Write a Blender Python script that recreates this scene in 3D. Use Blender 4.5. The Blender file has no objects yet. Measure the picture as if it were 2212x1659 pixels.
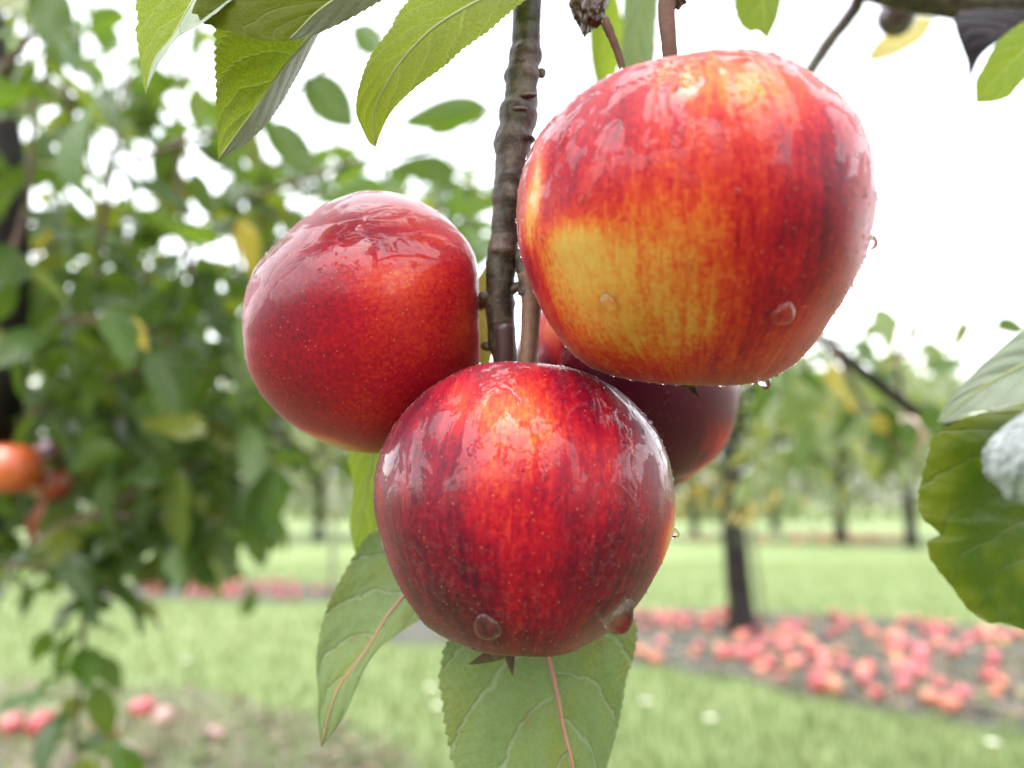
import bpy, math, random
import numpy as np
from mathutils import Vector, Matrix, noise as mnoise

scene = bpy.context.scene
C = scene.collection
R = math.radians
random.seed(7)
RNG = np.random.default_rng(11)

# ------------------------------------------------------------------ camera
CAM_Z, PITCH, FPX, CX, CY = 0.62, R(8.5), 1736.0, 1106.0, 829.5     # photo measured at 2212 x 1659
cam_d = bpy.data.cameras.new('camera')
cam = bpy.data.objects.new('camera', cam_d); C.objects.link(cam); scene.camera = cam
cam.location = (0, 0, CAM_Z); cam.rotation_euler = (R(90) + PITCH, 0, 0)
cam_d.sensor_width = 36.0; cam_d.lens = 36.0 * FPX / 2212.0
cam_d.clip_start = 0.01; cam_d.clip_end = 500.0
cam_d.dof.use_dof = True; cam_d.dof.focus_distance = 0.193; cam_d.dof.aperture_fstop = 7.0

# ------------------------------------------------------------------ world, sun, exposure
world = bpy.data.worlds.new('World'); scene.world = world; world.use_nodes = True
wn, wl = world.node_tree.nodes, world.node_tree.links
wn.clear()
sky = wn.new('ShaderNodeTexSky'); sky.sky_type = 'NISHITA'; sky.sun_disc = False
SUN_EL, SUN_ROT = R(68), R(200)
sky.sun_elevation = SUN_EL; sky.sun_rotation = SUN_ROT
sky.air_density = 1.6; sky.dust_density = 2.5; sky.ozone_density = 1.0
bw = wn.new('ShaderNodeRGBToBW')
mx = wn.new('ShaderNodeMix'); mx.data_type = 'RGBA'; mx.inputs[0].default_value = 0.86   # cloud cover: nearly colourless light
bg = wn.new('ShaderNodeBackground'); bg.inputs['Strength'].default_value = 0.15
out = wn.new('ShaderNodeOutputWorld')
wl.new(sky.outputs[0], bw.inputs[0]); wl.new(sky.outputs[0], mx.inputs[6]); wl.new(bw.outputs[0], mx.inputs[7])
wl.new(mx.outputs[2], bg.inputs['Color']); wl.new(bg.outputs[0], out.inputs[0])

sun_d = bpy.data.lights.new('sun', 'SUN'); sun_d.energy = 0.5; sun_d.angle = R(90); sun_d.color = (1, 0.965, 0.92)
sun = bpy.data.objects.new('sun', sun_d); C.objects.link(sun)
az = SUN_ROT
sdir = Vector((math.sin(az) * math.cos(SUN_EL), math.cos(az) * math.cos(SUN_EL), math.sin(SUN_EL)))
sun.rotation_euler = sdir.to_track_quat('Z', 'Y').to_euler(); sun.location = sdir * 30

vs = scene.view_settings
vs.view_transform = 'Standard'; vs.look = 'None'; vs.gamma = 1.0; vs.use_curve_mapping = False
vs.exposure = 2.8
scene.cycles.use_denoising = True
scene.cycles.max_bounces = 8

# ------------------------------------------------------------------ helpers
CAMP = np.array([0, 0, CAM_Z]); XR = np.array([1.0, 0, 0])
XU = np.array([0, -math.sin(PITCH), math.cos(PITCH)]); XF = np.array([0, math.cos(PITCH), math.sin(PITCH)])
def P(px, py, d):
    return CAMP + XF * d + XR * ((px - CX) / FPX * d) - XU * ((py - CY) / FPX * d)
def G(px, py, z=0.0):
    r = XF + XR * ((px - CX) / FPX) - XU * ((py - CY) / FPX)
    t = (z - CAM_Z) / r[2]
    return CAMP + r * t
def proj(v):
    v = np.asarray(v) - CAMP
    d = v @ XF
    return CX + FPX * (v @ XR) / d, CY - FPX * (v @ XU) / d, d

WLOC = {}
def tag(o, label=None, cat=None, group=None, kind=None):
    if label: o['label'] = label
    if cat: o['category'] = cat
    if group: o['group'] = group
    if kind: o['kind'] = kind
    return o
def empty(name, loc):
    o = bpy.data.objects.new(name, None); C.objects.link(o)
    o.location = loc; o.empty_display_size = 0.02
    WLOC[o.name] = np.array(loc, float)
    return o
def link(o, wloc, parent):
    C.objects.link(o); wloc = np.array(wloc, float)
    if parent is not None:
        o.parent = parent; o.location = wloc - WLOC[parent.name]
    else:
        o.location = wloc
    WLOC[o.name] = wloc
    return o
def mesh(name, v, f, mats, smooth=True):
    me = bpy.data.meshes.new(name)
    v = np.asarray(v, float)
    me.from_pydata(v.tolist() if len(v) < 200 else [tuple(x) for x in v.tolist()], [], f if isinstance(f, list) else f.tolist())
    for m in (mats if isinstance(mats, (list, tuple)) else [mats]): me.materials.append(m)
    if smooth: me.polygons.foreach_set('use_smooth', [True] * len(me.polygons))
    me.update()
    return me
def add(name, v, f, mats, parent=None, origin=None, smooth=True):
    v = np.asarray(v, float)
    origin = v.mean(0) if origin is None else np.asarray(origin, float)
    me = mesh(name, v - origin, f, mats, smooth)
    return link(bpy.data.objects.new(name, me), origin, parent)
def fattr(me, name, arr, vec=False):
    a = me.attributes.new(name, 'FLOAT_VECTOR' if vec else 'FLOAT', 'POINT')
    a.data.foreach_set('vector' if vec else 'value', np.asarray(arr, np.float32).ravel())
def set_uv(me, uvv):
    uv = me.uv_layers.new(name='UVMap')
    li = np.empty(len(me.loops), np.int32); me.loops.foreach_get('vertex_index', li)
    uv.data.foreach_set('uv', np.asarray(uvv, np.float32)[li].ravel())
def resample(pts, n):
    """Catmull-Rom through pts, n samples even in chord length."""
    p = np.asarray(pts, float)
    if len(p) == 2:
        return p[0] + (p[1] - p[0]) * np.linspace(0, 1, n)[:, None]
    t = np.concatenate([[0], np.cumsum(np.linalg.norm(np.diff(p, axis=0), axis=1))])
    q = np.vstack([2 * p[0] - p[1], p, 2 * p[-1] - p[-2]])
    dense = []
    for i in range(1, len(q) - 2):
        a, b, c, d = q[i - 1:i + 3]
        for s in np.linspace(0, 1, 24, endpoint=False):
            dense.append(0.5 * (2 * b + (c - a) * s + (2 * a - 5 * b + 4 * c - d) * s * s + (3 * b - a - 3 * c + d) * s ** 3))
    dense.append(p[-1]); dense = np.array(dense)
    t = np.concatenate([[0], np.cumsum(np.linalg.norm(np.diff(dense, axis=0), axis=1))])
    u = np.linspace(0, t[-1], n)
    return np.stack([np.interp(u, t, dense[:, k]) for k in range(3)], 1)
def PP(lst):
    return np.array([P(*a) for a in lst])
def tube(path, radii, nseg=16, bump=None, cap=True):
    """verts, faces of a tube; bump(i, ang, n) multiplies the radius."""
    path = np.asarray(path, float); n = len(path)
    tan = np.gradient(path, axis=0); tan /= np.linalg.norm(tan, axis=1)[:, None] + 1e-12
    ref = np.array([0.3, -1.0, 0.1]); ref -= tan[0] * (ref @ tan[0]); ref /= np.linalg.norm(ref)
    v = []
    for i in range(n):
        ref = ref - tan[i] * (ref @ tan[i]); ref /= np.linalg.norm(ref) + 1e-12
        bi = np.cross(tan[i], ref)
        for k in range(nseg):
            a = 2 * math.pi * k / nseg
            r = radii[i] * (bump(i, a, n) if bump else 1.0)
            v.append(path[i] + (ref * math.cos(a) + bi * math.sin(a)) * r)
    f = []
    for i in range(n - 1):
        for k in range(nseg):
            k2 = (k + 1) % nseg
            f.append((i * nseg + k, i * nseg + k2, (i + 1) * nseg + k2, (i + 1) * nseg + k))
    if cap:
        f.append(tuple(range(nseg - 1, -1, -1))); f.append(tuple((n - 1) * nseg + k for k in range(nseg)))
    return np.array(v), f
def merge(parts):
    V, F, o = [], [], 0
    for v, f in parts:
        V.append(np.asarray(v)); F += [tuple(i + o for i in q) for q in f]; o += len(v)
    return np.vstack(V), F

# ------------------------------------------------------------------ material helper
class NT:
    def __init__(s, name):
        s.m = bpy.data.materials.new(name); s.m.use_nodes = True
        s.t = s.m.node_tree; s.t.nodes.clear()
        s.out = s.t.nodes.new('ShaderNodeOutputMaterial')
    def n(s, typ, ins=None, **kw):
        nd = s.t.nodes.new('ShaderNode' + typ)
        for k, v in kw.items(): setattr(nd, k, v)
        for k, v in (ins or {}).items(): s.put(nd.inputs[k], v)
        return nd
    def put(s, sock, v):
        if isinstance(v, bpy.types.NodeSocket): s.t.links.new(v, sock)
        elif isinstance(v, bpy.types.Node): s.t.links.new(v.outputs[0], sock)
        else:
            if sock.type == 'RGBA' and not isinstance(v, (int, float)) and len(v) == 3: v = (*v, 1)
            sock.default_value = v
    def math(s, op, a, b=0.0, c=0.0, clamp=False):
        return s.n('Math', {0: a, 1: b, 2: c}, operation=op, use_clamp=clamp).outputs[0]
    def ss(s, x, a, b, lo=0.0, hi=1.0):
        return s.n('MapRange', {0: x, 1: a, 2: b, 3: lo, 4: hi}, interpolation_type='SMOOTHSTEP').outputs[0]
    def mix(s, f, a, b, mode='MIX'):
        nd = s.n('Mix', data_type='RGBA', blend_type=mode)
        s.put(nd.inputs[0], f); s.put(nd.inputs[6], a); s.put(nd.inputs[7], b)
        return nd.outputs[2]
    def attr(s, name, o='Fac'):
        return s.n('Attribute', attribute_name=name).outputs[o]
    def vmul(s, v, k):
        return s.n('VectorMath', {0: v, 1: k}, operation='MULTIPLY').outputs[0]
    def noise(s, vec, scale, detail=3.0, rough=0.55, dist=0.0, o=0):
        return s.n('TexNoise', {'Vector': vec, 'Scale': scale, 'Detail': detail, 'Roughness': rough, 'Distortion': dist}).outputs[o]
    def vor(s, vec, scale, feature='F1', **k):
        return s.n('TexVoronoi', {'Vector': vec, 'Scale': scale, **k}, feature=feature)
    def ramp(s, f, stops):
        nd = s.n('ValToRGB', {0: f}); e = nd.color_ramp.elements
        while len(e) > 1: e.remove(e[-1])
        e[0].position, e[0].color = stops[0][0], (*stops[0][1], 1)
        for p, c in stops[1:]:
            x = e.new(p); x.color = (*c, 1)
        return nd.outputs[0]
    def bump(s, h, strength=0.5, dist=0.001):
        return s.n('Bump', {'Height': h, 'Strength': strength, 'Distance': dist}).outputs[0]
    def done(s, sh):
        s.t.links.new(sh.outputs[0], s.out.inputs[0]); return s.m
    def rnd(s):
        a = s.n('ObjectInfo').outputs['Random']; b = s.attr('rnd')
        return s.math('FRACT', s.math('ADD', a, b))

def leaf_mat(name, top, under, trans, vein, tw=0.42, rough=0.33, veins=7.0, vary=0.35, bumpk=0.6, fine=True, brown=0.0, coat=0.25, slope=1.9, yel=0.55, spec=0.22, mottle=None, medge=1.0, netk=0.22):
    """top / under: colours of the two faces, trans: light coming through; veins are laid along the leaf's own UV."""
    n = NT(name)
    uv = n.n('UVMap').outputs[0]
    sep = n.n('SeparateXYZ', {0: uv})
    u, v = sep.outputs[0], n.math('ABSOLUTE', n.math('MULTIPLY_ADD', sep.outputs[1], 2.0, -1.0))
    obj = n.n('TexCoord').outputs['Object']
    wob = n.math('MULTIPLY_ADD', n.noise(uv, 6.0, 2.0), 0.5, -0.25)
    s_ = n.math('ADD', n.math('SUBTRACT', n.math('MULTIPLY', u, veins), n.math('MULTIPLY', n.math('POWER', v, 1.25), slope)), wob)
    # the two halves alternate
    side = n.math('GREATER_THAN', sep.outputs[1], 0.5)
    s_ = n.math('ADD', s_, n.math('MULTIPLY', side, 0.45))
    f = n.math('ABSOLUTE', n.math('SUBTRACT', n.math('FRACT', s_), 0.5))
    lat = n.ss(f, 0.0, 0.085, 1.0, 0.0)
    lath = n.ss(f, 0.0, 0.5, 0.0, 1.0)
    mid = n.ss(v, 0.012, 0.05, 1.0, 0.0)
    uvs = n.vmul(uv, (1.0, 0.6, 1.0))
    if fine:
        ve = n.vor(uvs, 46.0, 'DISTANCE_TO_EDGE').outputs[0]
        net = n.ss(ve, 0.0, 0.16, 1.0, 0.0)
    else:
        net = 0.0
    vmask = n.math('MAXIMUM', n.math('MAXIMUM', n.math('MULTIPLY', lat, 0.8), mid), n.math('MULTIPLY', net, netk), clamp=True)
    r = n.rnd()
    mot = n.noise(uv, 3.5, 4.0)
    br = n.math('MULTIPLY_ADD', n.math('ADD', r, mot), vary, 1.0 - vary)
    back = n.n('NewGeometry').outputs['Backfacing']
    base = n.mix(back, top, under)
    yel = n.ss(n.math('FRACT', n.math('MULTIPLY', r, 7.31)), 0.72, 1.0, 0.0, yel)
    base = n.mix(yel, base, n.mix(0.5, base, (0.30, 0.27, 0.03)))
    base = n.mix(1.0, base, n.n('CombineXYZ', {0: br, 1: br, 2: br}).outputs[0], 'MULTIPLY')
    if mottle:
        mk = n.math('ADD', n.ss(n.noise(uv, 3.2, 4.0, 0.6), 0.44, 0.66), n.math('MULTIPLY', n.ss(v, 0.62, 1.0), medge), clamp=True)
        base = n.mix(n.math('MULTIPLY', mk, 0.8), base, mottle)
    base = n.mix(n.math('MULTIPLY', vmask, 0.75), base, vein)
    if brown:
        spot = n.ss(n.noise(uv, 4.0, 5.0, 0.6), 0.60, 0.70, 0.0, brown)
        base = n.mix(spot, base, (0.16, 0.075, 0.025))
    h = n.math('MULTIPLY_ADD', n.math('MAXIMUM', n.math('MULTIPLY', lat, 0.8), n.math('MULTIPLY', net, 0.10)), -0.7, n.math('MULTIPLY', lath, 0.8))
    h = n.math('ADD', h, n.math('MULTIPLY', n.noise(uv, 60.0, 2.0), 0.25))
    h = n.math('MULTIPLY', h, n.math('MULTIPLY_ADD', back, -2.0, 1.0))
    nb = n.bump(h, bumpk, 0.0012)
    p = n.n('BsdfPrincipled', {'Base Color': base, 'Roughness': n.math('MULTIPLY_ADD', back, 0.18, rough), 'Normal': nb,
                               'Coat Weight': n.math('MULTIPLY_ADD', back, -coat * 0.8, coat), 'Coat Roughness': 0.16, 'Specular IOR Level': spec})
    tcol = n.mix(yel, trans, n.mix(0.6, trans, (0.32, 0.25, 0.02)))
    tcol = n.mix(1.0, tcol, n.n('CombineXYZ', {0: br, 1: br, 2: br}).outputs[0], 'MULTIPLY')
    tcol = n.mix(n.math('MULTIPLY', vmask, 0.45), tcol, vein)
    t = n.n('BsdfTranslucent', {'Color': tcol, 'Normal': nb})
    mxs = n.n('MixShader', {0: tw, 1: p.outputs[0], 2: t.outputs[0]})
    return n.done(mxs)

def bark_mat(name, dark, light, scale=60.0, lent=True, moss=0.0, rough=0.6, bk=0.7):
    n = NT(name)
    obj = n.n('TexCoord').outputs['Object']
    a = n.noise(n.vmul(obj, (1, 1, 0.55)), scale, 7.0, 0.7, 0.6)
    ring = n.noise(n.vmul(obj, (0.5, 0.5, 1.8)), scale * 1.6, 5.0, 0.65, 0.8)
    m = n.math('MULTIPLY_ADD', ring, 0.35, n.math('MULTIPLY', a, 0.65))
    col = n.mix(n.ss(m, 0.40, 0.66), dark, light)
    h = n.math('MULTIPLY_ADD', ring, 0.35, a)
    if moss:
        g = n.ss(n.noise(obj, scale * 0.5, 3.0), 0.55, 0.68, 0.0, moss)
        col = n.mix(g, col, (0.07, 0.10, 0.045))
    if lent:
        vz = n.vor(obj, scale * 6.5, Randomness=1.0)
        sel = n.math('MULTIPLY', n.ss(vz.outputs['Distance'], 0.10, 0.20, 1.0, 0.0), n.math('GREATER_THAN', n.n('SeparateColor', {0: vz.outputs['Color']}).outputs[0], 0.80))
        col = n.mix(sel, col, (0.27, 0.14, 0.075)); h = n.math('ADD', h, n.math('MULTIPLY', sel, 0.5))
    p = n.n('BsdfPrincipled', {'Base Color': col, 'Roughness': rough, 'Normal': n.bump(h, bk, 0.10 / scale), 'Coat Weight': 0.15 if scale > 100 else 0.0, 'Coat Roughness': 0.3, 'Specular IOR Level': 0.35 if scale > 100 else 0.12})
    return n.done(p)

def plain_mat(name, col, rough=0.6, var=0.3, scale=200.0, coat=0.0, trans=0.0, bk=0.3):
    n = NT(name); obj = n.n('TexCoord').outputs['Object']
    a = n.noise(obj, scale, 4.0)
    c = n.mix(n.math('MULTIPLY', a, var * 2), col, tuple(x * 0.35 for x in col))
    p = n.n('BsdfPrincipled', {'Base Color': c, 'Roughness': rough, 'Normal': n.bump(a, bk, 0.2 / scale), 'Coat Weight': coat, 'Coat Roughness': 0.1, 'Specular IOR Level': 0.2})
    if trans:
        t = n.n('BsdfTranslucent', {'Color': c})
        return n.done(n.n('MixShader', {0: trans, 1: p.outputs[0], 2: t.outputs[0]}))
    return n.done(p)

def apple_mat(name, streak=1.0, wet=1.0, film=(0.47, 0.515), ripple=1.0, flow=0.55, seed=0.0, fleck=0.0, sheen=0.06, dry=0.15, fscale=4.6, upr=(0.0, 0.40)):
    n = NT(name)
    mer = n.attr('mer', 'Vector'); q = n.attr('unit', 'Vector'); bl = n.attr('blush')
    off = n.n('VectorMath', {0: q, 1: (seed, seed * 1.7, seed * 0.6)}, operation='ADD').outputs[0]
    mo = n.n('VectorMath', {0: mer, 1: (seed, seed, seed)}, operation='ADD').outputs[0]
    s1 = n.noise(n.vmul(mo, (1, 1, 0.22)), 7.0, 6.0, 0.62)
    s2 = n.noise(n.vmul(mo, (1, 1, 0.12)), 22.0, 4.0, 0.65)
    s3 = n.noise(n.vmul(mo, (1, 1, 0.25)), 62.0, 3.0, 0.6)
    m1 = n.noise(off, 4.0, 5.0, 0.6, 0.4)
    m2 = n.noise(off, 38.0, 4.0, 0.65)
    b = n.math('ADD', bl, n.math('MULTIPLY_ADD', s1, 0.62 * streak, -0.31 * streak))
    b = n.math('ADD', b, n.math('MULTIPLY_ADD', s2, 0.46 * streak, -0.23 * streak))
    b = n.math('ADD', b, n.math('MULTIPLY_ADD', s3, 0.40 * min(1.0, streak * 1.4), -0.20 * min(1.0, streak * 1.4)))
    ma = 0.45 * min(1.0, streak + 0.1)
    b = n.math('ADD', b, n.math('MULTIPLY_ADD', m1, ma, -ma / 2))
    b = n.math('ADD', b, n.math('MULTIPLY_ADD', m2, 0.52, -0.26))
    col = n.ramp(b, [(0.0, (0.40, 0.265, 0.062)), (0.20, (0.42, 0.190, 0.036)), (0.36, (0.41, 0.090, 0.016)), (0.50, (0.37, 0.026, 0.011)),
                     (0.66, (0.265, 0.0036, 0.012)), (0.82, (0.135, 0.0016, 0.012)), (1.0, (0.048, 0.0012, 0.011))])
    vz = n.vor(off, 26.0, Randomness=1.0)
    lent = n.math('MULTIPLY', n.ss(vz.outputs['Distance'], 0.05, 0.14, 0.75, 0.0), n.math('GREATER_THAN', n.n('SeparateColor', {0: vz.outputs['Color']}).outputs[0], 0.45))
    col = n.mix(lent, col, (0.36, 0.22, 0.10))
    vk = n.vor(off, 12.0, Randomness=1.0)
    scab = n.math('MULTIPLY', n.ss(n.math('ADD', vk.outputs['Distance'], n.math('MULTIPLY_ADD', m2, 0.12, -0.06)), 0.03, 0.07, 0.8, 0.0), n.math('GREATER_THAN', n.n('SeparateColor', {0: vk.outputs['Color']}).outputs[1], 0.80))
    col = n.mix(scab, col, (0.035, 0.018, 0.008))
    if fleck:
        ff = n.noise(off, 55.0, 2.0, 0.5, 3.0)
        fm = n.math('MULTIPLY', n.ss(n.math('ABSOLUTE', n.math('SUBTRACT', ff, 0.5)), 0.0, 0.011, 1.0, 0.0), n.ss(n.noise(off, 20.0, 2.0), 0.50, 0.58))
        fm = n.math('MULTIPLY', fm, n.attr('fleck'))
        col = n.mix(n.math('MULTIPLY', fm, fleck), col, (0.45, 0.36, 0.34))
    # water: a film with torn edges, running down, and fine beads where it is dry
    fq = n.vmul(off, (1, 1, flow))
    fn = n.noise(fq, fscale, 5.0, 0.58, 0.7)
    W = n.math('MULTIPLY', n.ss(fn, film[0], film[1]), n.ss(n.math('MULTIPLY_ADD', m1, 0.5, n.attr('up')), upr[0], upr[1]))
    rim = n.math('MULTIPLY', W, n.math('SUBTRACT', 1.0, W))
    rp = n.noise(fq, 4.6, 2.0, 0.45, 1.0)
    rp2 = n.noise(n.vmul(off, (1, 1, 0.7)), 17.0, 2.0, 0.5, 1.6)
    bd = n.vor(off, 30.0, 'SMOOTH_F1', Smoothness=0.2).outputs['Distance']
    bsel = n.ss(n.noise(off, 6.0, 3.0), 0.54, 0.62)
    beads = n.math('MULTIPLY', n.ss(bd, 0.10, 0.36, 1.0, 0.0), bsel)
    curl = n.math('MULTIPLY', n.ss(n.math('ABSOLUTE', n.math('SUBTRACT', rp2, 0.5)), 0.0, 0.035, 1.0, 0.0), n.ss(n.noise(off, 5.0, 2.0), 0.52, 0.60))
    h = n.math('ADD', n.math('MULTIPLY', W, 0.42), n.math('MULTIPLY', rp, n.math('MULTIPLY_ADD', W, 0.45 * ripple, 0.10 * ripple)))
    h = n.math('ADD', h, n.math('MULTIPLY', curl, n.math('MULTIPLY', W, 0.085)))
    h = n.math('ADD', h, n.math('MULTIPLY', beads, n.math('MULTIPLY_ADD', W, -0.14, 0.16)))
    nb = n.bump(h, 1.0 * wet, 0.0008)
    nb2 = n.bump(m2, 0.12, 0.0004)
    crough = n.math('MULTIPLY_ADD', W, -0.27, 0.295)
    p = n.n('BsdfPrincipled', {'Base Color': col, 'Roughness': 0.42, 'Normal': nb2, 'Specular IOR Level': 0.10,
                               'Coat Weight': n.math('MULTIPLY_ADD', W, 1.0 - dry, dry), 'Coat Roughness': crough, 'Coat IOR': 1.33, 'Coat Normal': nb,
                               'Sheen Weight': sheen, 'Sheen Roughness': 0.35, 'Sheen Tint': (1.0, 0.86, 0.92, 1)})
    return n.done(p)

def water_mat():
    n = NT('clear_water')
    p = n.n('BsdfPrincipled', {'Base Color': (1, 1, 1), 'Roughness': 0.0, 'IOR': 1.33, 'Transmission Weight': 1.0})
    return n.done(p)

M = {}
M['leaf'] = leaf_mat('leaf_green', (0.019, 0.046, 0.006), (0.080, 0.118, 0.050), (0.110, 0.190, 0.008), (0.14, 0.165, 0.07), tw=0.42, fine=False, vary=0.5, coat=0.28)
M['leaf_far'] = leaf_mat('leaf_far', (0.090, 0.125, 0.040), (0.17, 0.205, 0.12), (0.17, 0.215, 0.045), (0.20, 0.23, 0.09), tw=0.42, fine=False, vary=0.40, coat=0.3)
M['leaf_yellow'] = leaf_mat('leaf_yellow_autumn', (0.30, 0.23, 0.03), (0.30, 0.25, 0.07), (0.34, 0.27, 0.03), (0.30, 0.24, 0.08), tw=0.45, fine=False, vary=0.3)
M['leaf_bright'] = leaf_mat('leaf_bright_green', (0.105, 0.150, 0.015), (0.130, 0.180, 0.030), (0.235, 0.320, 0.008), (0.40, 0.44, 0.11), tw=0.70, veins=6.0, vary=0.22, brown=0.55, coat=0.15, rough=0.4, yel=0.0, spec=0.12, netk=0.40)
M['leaf_grey'] = leaf_mat('leaf_grey_and_sheen', (0.14, 0.17, 0.11), (0.18, 0.21, 0.155), (0.10, 0.13, 0.05), (0.22, 0.24, 0.17), tw=0.25, veins=6.0, vary=0.25, rough=0.35, coat=0.35, yel=0.0)  # grey underside; also sky sheen painted onto halves of folded leaves
M['leaf_olive'] = leaf_mat('leaf_olive', (0.060, 0.070, 0.008), (0.060, 0.074, 0.008), (0.170, 0.205, 0.004), (0.16, 0.18, 0.06), tw=0.55, veins=7.0, vary=0.3, brown=0.1, coat=0.0, yel=0.0, spec=0.04)
M['leaf_under'] = leaf_mat('leaf_underside', (0.06, 0.10, 0.02), (0.125, 0.175, 0.068), (0.10, 0.145, 0.02), (0.235, 0.265, 0.165), tw=0.33, veins=5.0, vary=0.28, bumpk=0.9, rough=0.42, brown=0.45, slope=1.5, yel=0.0, spec=0.15, mottle=(0.15, 0.165, 0.03), medge=0.0)
M['leaf_deep'] = leaf_mat('leaf_deep_green', (0.026, 0.062, 0.005), (0.12, 0.17, 0.08), (0.085, 0.130, 0.003), (0.055, 0.085, 0.018), tw=0.42, veins=7.0, vary=0.45, brown=0.2, coat=0.12, bumpk=0.35, yel=0.0, spec=0.3, mottle=(0.135, 0.150, 0.008))
M['leaf_dark'] = leaf_mat('leaf_silhouette_dark', (0.018, 0.014, 0.018), (0.02, 0.016, 0.02), (0.012, 0.008, 0.010), (0.02, 0.015, 0.015), tw=0.1, fine=False, coat=0.0, spec=0.05)  # near black colour imitates a leaf silhouetted against the sky
M['leaf_red'] = leaf_mat('leaf_withered_red', (0.12, 0.022, 0.012), (0.14, 0.035, 0.02), (0.16, 0.03, 0.01), (0.12, 0.03, 0.02), tw=0.35, fine=False)
M['midrib'] = plain_mat('midrib_pale', (0.22, 0.24, 0.10), 0.45, 0.15)
M['midrib_pink'] = plain_mat('midrib_pink', (0.30, 0.125, 0.085), 0.4, 0.15, coat=0.3)
M['bark'] = bark_mat('twig_bark', (0.010, 0.0052, 0.0038), (0.095, 0.058, 0.042), 210.0, True, 0.25, bk=1.0)
M['bark_tree'] = bark_mat('trunk_bark', (0.006, 0.0045, 0.0045), (0.018, 0.014, 0.013), 22.0, False, 0.3)
M['shoot'] = bark_mat('shoot_bark', (0.055, 0.030, 0.026), (0.13, 0.085, 0.070), 90.0, False)
M['stem'] = plain_mat('stem_brown', (0.085, 0.036, 0.020), 0.7, 0.45, 420.0, 0.0, bk=0.8)
M['stem_dry'] = plain_mat('stem_dry', (0.20, 0.105, 0.070), 0.6, 0.48, 500.0, 0.1, bk=1.0)
M['stem_orange'] = plain_mat('stem_orange', (0.24, 0.095, 0.032), 0.5, 0.3, 400.0, 0.2)
M['bud'] = plain_mat('bud_purple', (0.075, 0.040, 0.045), 0.5, 0.3, 300.0, 0.3)
M['withered'] = plain_mat('withered_fruit', (0.050, 0.018, 0.012), 0.4, 0.45, 260.0, 0.7, bk=1.0)
M['sepal'] = plain_mat('sepal', (0.12, 0.085, 0.05), 0.6, 0.45, 500.0)
M['water'] = water_mat()
M['stake'] = plain_mat('stake_wood', (0.16, 0.17, 0.10), 0.7, 0.3, 30.0)
M['apple_big'] = apple_mat('apple_skin_big', seed=0.0, ripple=1.25, streak=0.72, sheen=0.05, fscale=5.2, film=(0.475, 0.505), upr=(-.12, .22))
M['apple_front'] = apple_mat('apple_skin_front', seed=4.3, ripple=1.1, film=(0.455, 0.485), fleck=0.6, streak=0.62, sheen=0.04)
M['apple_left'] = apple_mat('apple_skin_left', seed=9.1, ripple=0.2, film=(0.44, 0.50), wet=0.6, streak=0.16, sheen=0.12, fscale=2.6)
M['apple_back'] = apple_mat('apple_skin_back', seed=13.7, ripple=0.6)

def woolly_mat():
    n = NT('woolly_felt'); obj = n.n('TexCoord').outputs['Object']
    a = n.noise(n.vmul(obj, (1, 1, 0.5)), 300.0, 6.0, 0.7, 1.2)
    b = n.noise(obj, 1600.0, 3.0, 0.6)
    col = n.mix(n.ss(a, 0.38, 0.60), (0.085, 0.12, 0.12), (0.32, 0.355, 0.365))
    h = n.math('MULTIPLY_ADD', b, 0.35, a)
    return n.done(n.n('BsdfPrincipled', {'Base Color': col, 'Roughness': 0.75, 'Normal': n.bump(h, 1.0, 0.0022), 'Sheen Weight': 0.4, 'Coat Weight': 0.2, 'Coat Roughness': 0.3}))
M['wool'] = woolly_mat()

def fallen_mat():
    n = NT('windfall_skin')
    r = n.rnd(); obj = n.n('TexCoord').outputs['Object']
    a = n.noise(obj, 28.0, 3.0)
    b = n.math('ADD', n.math('MULTIPLY', a, 0.5), n.math('MULTIPLY', r, 0.75))
    col = n.ramp(b, [(0.10, (0.20, 0.016, 0.018)), (0.40, (0.24, 0.030, 0.030)), (0.62, (0.25, 0.055, 0.026)), (0.85, (0.27, 0.10, 0.035)), (1.0, (0.15, 0.008, 0.014))])
    return n.done(n.n('BsdfPrincipled', {'Base Color': col, 'Roughness': 0.35, 'Coat Weight': 0.8, 'Coat Roughness': 0.15}))
M['fallen'] = fallen_mat()

def ground_mat():
    n = NT('lawn'); obj = n.n('TexCoord').outputs['Object']
    a = n.noise(obj, 1.6, 4.0); b = n.noise(obj, 12.0, 5.0, 0.65); c = n.noise(obj, 70.0, 4.0, 0.7)
    m = n.math('ADD', n.math('MULTIPLY', a, 0.45), n.math('ADD', n.math('MULTIPLY', b, 0.35), n.math('MULTIPLY', c, 0.25)))
    col = n.ramp(m, [(0.36, (0.095, 0.148, 0.045)), (0.50, (0.140, 0.188, 0.066)), (0.64, (0.175, 0.212, 0.085)), (0.75, (0.175, 0.19, 0.08))])
    return n.done(n.n('BsdfPrincipled', {'Base Color': col, 'Roughness': 0.7, 'Normal': n.bump(c, 0.8, 0.02), 'Specular IOR Level': 0.3}))
M['ground'] = ground_mat()
def soil_mat():
    n = NT('soil'); obj = n.n('TexCoord').outputs['Object']
    b = n.noise(obj, 7.0, 6.0, 0.7); c = n.noise(obj, 45.0, 5.0, 0.7)
    m = n.math('ADD', n.math('MULTIPLY', b, 0.6), n.math('MULTIPLY', c, 0.4))
    col = n.ramp(m, [(0.38, (0.022, 0.018, 0.020)), (0.50, (0.045, 0.038, 0.040)), (0.58, (0.07, 0.078, 0.050)), (0.70, (0.11, 0.14, 0.065))])
    return n.done(n.n('BsdfPrincipled', {'Base Color': col, 'Roughness': 0.8, 'Normal': n.bump(m, 1.0, 0.03)}))
M['soil'] = soil_mat()
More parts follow.
